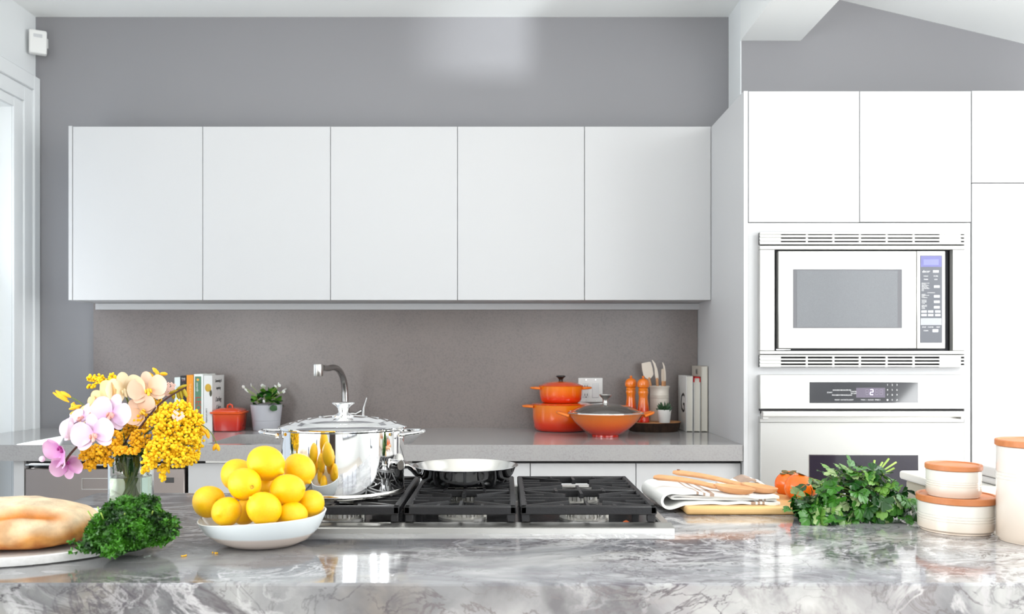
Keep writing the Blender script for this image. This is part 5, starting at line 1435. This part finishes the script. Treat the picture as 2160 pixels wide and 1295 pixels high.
def sprig(label, pods, twig, mat, tm, r):
    """twig with long closed buds; pods: (px, py, px, py, depth)"""
    T = thing('bud_sprig', label, 'sprig', VC, group='budding sprigs in the vase')
    me = None
    for (a0, b0, a1, b1, Y) in pods:
        p, q = W(a0, b0, Y), W(a1, b1, Y); d = q - p
        part('bud', MB().tube([p, p.lerp(q, .25), p.lerp(q, .7), q], [.0012, .0036, .0042, .0016], 8), mat, T)
    pts = smooth_path([W(a, b, Y) for a, b, Y in twig], 5)
    part('twig', MB().tube(pts, r, 6), tm, T)
    stem_to(pts[0], tm, r, T)
    return T
M_bud = pm('bud_yellow', (232, 160, 10), .55, var=(60, (246, 190, 30), .3)); M_budg = pm('bud_olive', (170, 150, 20), .55)
sprig('arching yellow bud sprig pointing left over the orchids', [(146, 848, 112, 828, 1.83), (142, 842, 118, 824, 1.83), (150, 838, 128, 826, 1.83), (133, 836, 130, 842, 1.83), (172, 855, 146, 863, 1.83), (168, 862, 150, 852, 1.83), (172, 866, 148, 873, 1.83), (156, 848, 152, 862, 1.83)],
      [(232, 905, 1.80), (195, 870, 1.82), (165, 846, 1.83), (130, 829, 1.83)], M_bud, M_gstem, .0012)
sprig('yellow bud sprig at the very top of the bouquet', [(336, 790, 322, 776, 1.83), (337, 788, 353, 789, 1.83), (330, 782, 334, 794, 1.83), (310, 785, 325, 797, 1.83)],
      [(300, 900, 1.80), (318, 830, 1.82), (332, 794, 1.83)], M_bud, M_gstem, .0010)
sprig('dark twig with olive buds leaning right towards the books', [(372, 822, 394, 812, 1.80), (380, 820, 384, 842, 1.80), (386, 818, 394, 838, 1.80), (366, 826, 366, 842, 1.80), (374, 824, 378, 842, 1.80), (356, 830, 378, 824, 1.80)],
      [(292, 905, 1.74), (325, 864, 1.76), (352, 840, 1.78), (392, 816, 1.80)], M_budg, M_twig, .0018)
sprig('drooping yellow bud sprig at the right of the bouquet', [(424, 898, 433, 912, 1.77), (430, 905, 440, 918, 1.77), (436, 905, 440, 925, 1.77), (456, 936, 450, 950, 1.77), (457, 936, 462, 951, 1.77)],
      [(395, 900, 1.77), (424, 896, 1.77), (446, 914, 1.77), (457, 937, 1.77)], M_bud, M_gstem, .0010)

# ------------------------------------------------------------------ orchids
def petal_mesh(name, L, Wd, cup, round_=.62, mat=None, wave=.0):
    """petal along +Y from the flower's centre, facing +Z"""
    vs = []; fs = []; nu, nv = 17, 9
    for i in range(nu):
        u = (1 - math.cos(PI * i / (nu - 1))) / 2
        wdt = Wd * max(.03, math.sqrt(max(0.0, 1 - ((u - .57) / .4301) ** 2)) if u > .30 else (.10 + .68 * math.sin(u / .30 * PI / 2)) * .997)
        for j in range(nv):
            v = -1 + 2 * j / (nv - 1)
            vs.append((v * wdt / 2, u * L , cup * (v * v * wdt * .5 + (u - .45) ** 2 * L) * 1.0 + wave * math.sin(u * 9) * v * v))
    n = len(vs)
    vs += [(a, b, c - .0006) for a, b, c in vs]
    for i in range(nu - 1):
        for j in range(nv - 1):
            q = (i * nv + j, i * nv + j + 1, (i + 1) * nv + j + 1, (i + 1) * nv + j)
            fs.append(q); fs.append(tuple(x + n for x in reversed(q)))
    me = MB().add(vs, fs).mesh(name, angle=70); me.materials.append(mat); return me
def petal_mat(name, c0, c1, c2):
    m = zramp(name, [(0.0, c0), (0.35, c1), (1.0, c2)], .5, 0.0, axis=1)
    p = m.node_tree.nodes['Principled BSDF']; p.inputs['Subsurface Weight'].default_value = .15; p.inputs['Subsurface Scale'].default_value = .01
    return m
PM = {'pink': petal_mat('pink_orchid_petal', (208, 150, 196), (216, 184, 212), (222, 202, 220)), 'deep': petal_mat('deep_pink_petal', (176, 84, 160), (202, 132, 188), (222, 176, 210)),
      'peach': petal_mat('peach_petal', (214, 150, 90), (232, 178, 112), (240, 200, 140)), 'pale': petal_mat('ivory_petal', (228, 200, 150), (234, 212, 174), (238, 220, 180)), 'blush': petal_mat('blush_petal', (212, 158, 112), (224, 182, 152), (230, 194, 168))}
M_lip = {'pink': pm('orchid_lip_coral', (214, 130, 110), .4, var=(90, (240, 200, 190), .3)), 'deep': pm('orchid_lip_magenta', (166, 60, 140), .4), 'peach': pm('orchid_lip_purple', (186, 80, 140), .4), 'pale': pm('orchid_lip_ivory', (244, 228, 190), .4), 'blush': pm('orchid_lip_gold', (240, 190, 60), .4)}
BIG = {k: petal_mesh('petal', 1.0, 1.08, .12, .70, PM[k], .03) for k in PM}
SEP = {k: petal_mesh('petal', 1.0, .60, .10, .80, PM[k], .015) for k in PM}
def blossom(T, px, py, Y, size_px, face, kind, roll=0.0, fold=0.0, closed=0.0):
    """orchid flower: lip and column (part) with five petals (sub-parts); face = where it looks, size = petal length in px"""
    c = W(px, py, Y) - root_loc(T); s = size_px * 1.06 * Y / FPX
    f = Vector(face).normalized(); q = f.to_track_quat('Z', 'Y') @ Matrix.Rotation(roll, 3, 'Z').to_quaternion()
    mb = MB().ell((0, -.10 * s, .10 * s), (.10 * s, .17 * s, .10 * s), 12, 8)
    mb.ell((-.13 * s, -.10 * s, .14 * s), (.05 * s, .13 * s, .14 * s), 10, 6); mb.ell((.13 * s, -.10 * s, .14 * s), (.05 * s, .13 * s, .14 * s), 10, 6)
    mb.tube([(0, -.12 * s, .10 * s), (0, -.30 * s, .20 * s), (0, -.38 * s, .30 * s)], [.09 * s, .08 * s, .03 * s], 8)
    b = part('blossom', mb, M_lip[kind], T, world=False); b.location = c; b.rotation_euler = q.to_euler()
    for me, ang, k, lift in ((SEP[kind], 0, .98, .06), (SEP[kind], 2.2, .95, .05), (SEP[kind], -2.2, .95, .05), (BIG[kind], 1.38, 1.05, .10), (BIG[kind], -1.38, 1.05, .10)):
        o = bpy.data.objects.new('petal', me); COL.objects.link(o); o.parent = b
        o.location = (0, 0, .01 * s if me is SEP[kind] else .03 * s)
        o.rotation_euler = (Matrix.Rotation(-ang, 3, 'Z') @ Matrix.Rotation(lift + fold + closed, 3, 'X')).to_euler(); o.scale = (s * k,) * 3
    return b
T = thing('pink_orchid_spray', 'spray of pale pink orchids arching to the left of the vase', 'orchid', VC)
blossom(T, 237, 872, 1.685, 41, (-.05, -1, .15), 'pink', -.30)
blossom(T, 199, 916, 1.665, 43, (-.02, -1, .12), 'pink', .20)
blossom(T, 160, 908, 1.70, 36, (-.75, -.5, .15), 'pink', .1, .35)
blossom(T, 176, 882, 1.73, 34, (-.4, -.5, .5), 'pink', .3, .1)
blossom(T, 133, 950, 1.70, 38, (-.45, -.75, -.25), 'deep', 2.7, .35)
blossom(T, 142, 978, 1.71, 32, (.2, -.9, -.35), 'deep', 3.3, .2)
st = [W(a, b, Y) for a, b, Y in ((252, 905, 1.76), (215, 905, 1.72), (178, 928, 1.705), (148, 958, 1.695), (132, 984, 1.69))]
pts = smooth_path(st, 6)
part('twig', MB().tube(pts, .0022, 8), M_twig, T)
stem_to(st[0], M_twig, .002, T)
part('bud', MB().ell(W(141, 905, 1.675), (.0135, .0125, .0180), 16, 10), pm('pink_bud', (232, 206, 226), .5), T)
part('bud', MB().ell(W(89, 968, 1.70), (.006, .005, .006), 12, 8), MATS['pink_bud'], T)
T = thing('peach_orchid_spray', 'peach and ivory orchids at the top centre of the bouquet', 'orchid', VC)
blossom(T, 226, 846, 1.755, 40, (-.35, -.85, .25), 'peach', 1.2, .15)
blossom(T, 262, 822, 1.77, 40, (.45, -.75, .05), 'pale', .2, .35)
blossom(T, 196, 868, 1.775, 34, (-.6, -.6, .3), 'peach', .6, .2)
stem_to(W(240, 850, 1.78), M_gstem, .002, T); stem_to(W(262, 825, 1.79), M_gstem, .0018, T)
T = thing('blush_orchid_spray', 'blush orchid with golden markings, right of the ivory one', 'orchid', VC)
blossom(T, 314, 822, 1.775, 38, (.1, -.9, .2), 'blush', .2, .1)
blossom(T, 300, 868, 1.765, 34, (.0, -.9, .3), 'blush', .9, .1)
stem_to(W(312, 830, 1.79), M_gstem, .0016, T); stem_to(W(300, 870, 1.78), M_gstem, .0016, T)
# tiny pink filler flowers behind
T = thing('pink_filler_flower', 'small cluster of tiny blush blossoms near the dark twig', 'flower', VC)
mb = MB()
for (px, py, n, rr) in ((350, 822, 36, 16), (375, 876, 20, 12), (360, 815, 16, 10)):
    for i in range(n):
        a = rnd.uniform(0, 6.28); q = rnd.random() ** .5 * rr
        c = W(px + q * math.cos(a), py + q * math.sin(a) * .8, 1.80 if px < 370 else 1.715)
        for k in range(4):
            w = k * PI / 2; mb.ell(c + Vector((math.cos(w) * .0018, 0, math.sin(w) * .0018)), (.0015, .0008, .0015), 6, 4)
part('blossoms', mb, pm('blush_filler', (232, 196, 186), .6), T, kind='stuff')
stem_to(W(350, 825, 1.80), M_gstem, .001, T)
# ferny greens standing in the neck of the vase
T = thing('fern_foliage', 'dark feathery green foliage packed in the vase neck', 'foliage', VC)
mb = MB()
for i in range(70):
    a = rnd.uniform(0, 6.28); r = rnd.uniform(.004, .034); z0_ = rnd.uniform(.093, .12)
    b = VC + Vector((r * math.cos(a), r * math.sin(a), z0_)); e = b + Vector((math.cos(a) * rnd.uniform(0, .03) * (z0_ > .1), math.sin(a) * rnd.uniform(0, .03) * (z0_ > .1), rnd.uniform(.03, .07)))
    if e.z < VC.z + HV + .004:
        v = e - VC; h_ = math.hypot(v.x, v.y)
        if h_ > .036: e.x = VC.x + v.x * .036 / h_; e.y = VC.y + v.y * .036 / h_
    mb.tube([b, b.lerp(e, .5), e], [.0014, .0016, .0005], 5)
    for k in range(6):
        p = b.lerp(e, .2 + .13 * k); w = rnd.uniform(0, 6.28)
        mb.tube([p, p + Vector((math.cos(w) * .006, math.sin(w) * .006, .005))], [.0012, .0004], 4)
part('fronds', mb, M_fern, T, kind='stuff')
for i in range(9): 
    a, b = into_vase(SK[0]); SK[0] += 1
    part('stem', MB().tube([a, a.lerp(b, .5), b], .0017, 6), M_gstem if i % 3 else M_fern, T)
# fallen blossoms on the marble
for px, py, lb in ((455, 1168, 'fallen yellow mimosa crumb beside the lemon bowl'), (384, 1174, 'fallen yellow mimosa crumb on the marble by the plate')):
    Y = 619.75 / (py - VY); mb = MB()
    for k in range(4): ball(mb, Vector((X(px, Y) + rnd.uniform(-.006, .006), Y + rnd.uniform(-.004, .004), TOP + .0016)), .0015)
    single('fallen_blossom', mb, M_mim2, lb, 'blossom', (X(px, Y), Y, TOP), group='crumbs of mimosa on the island')
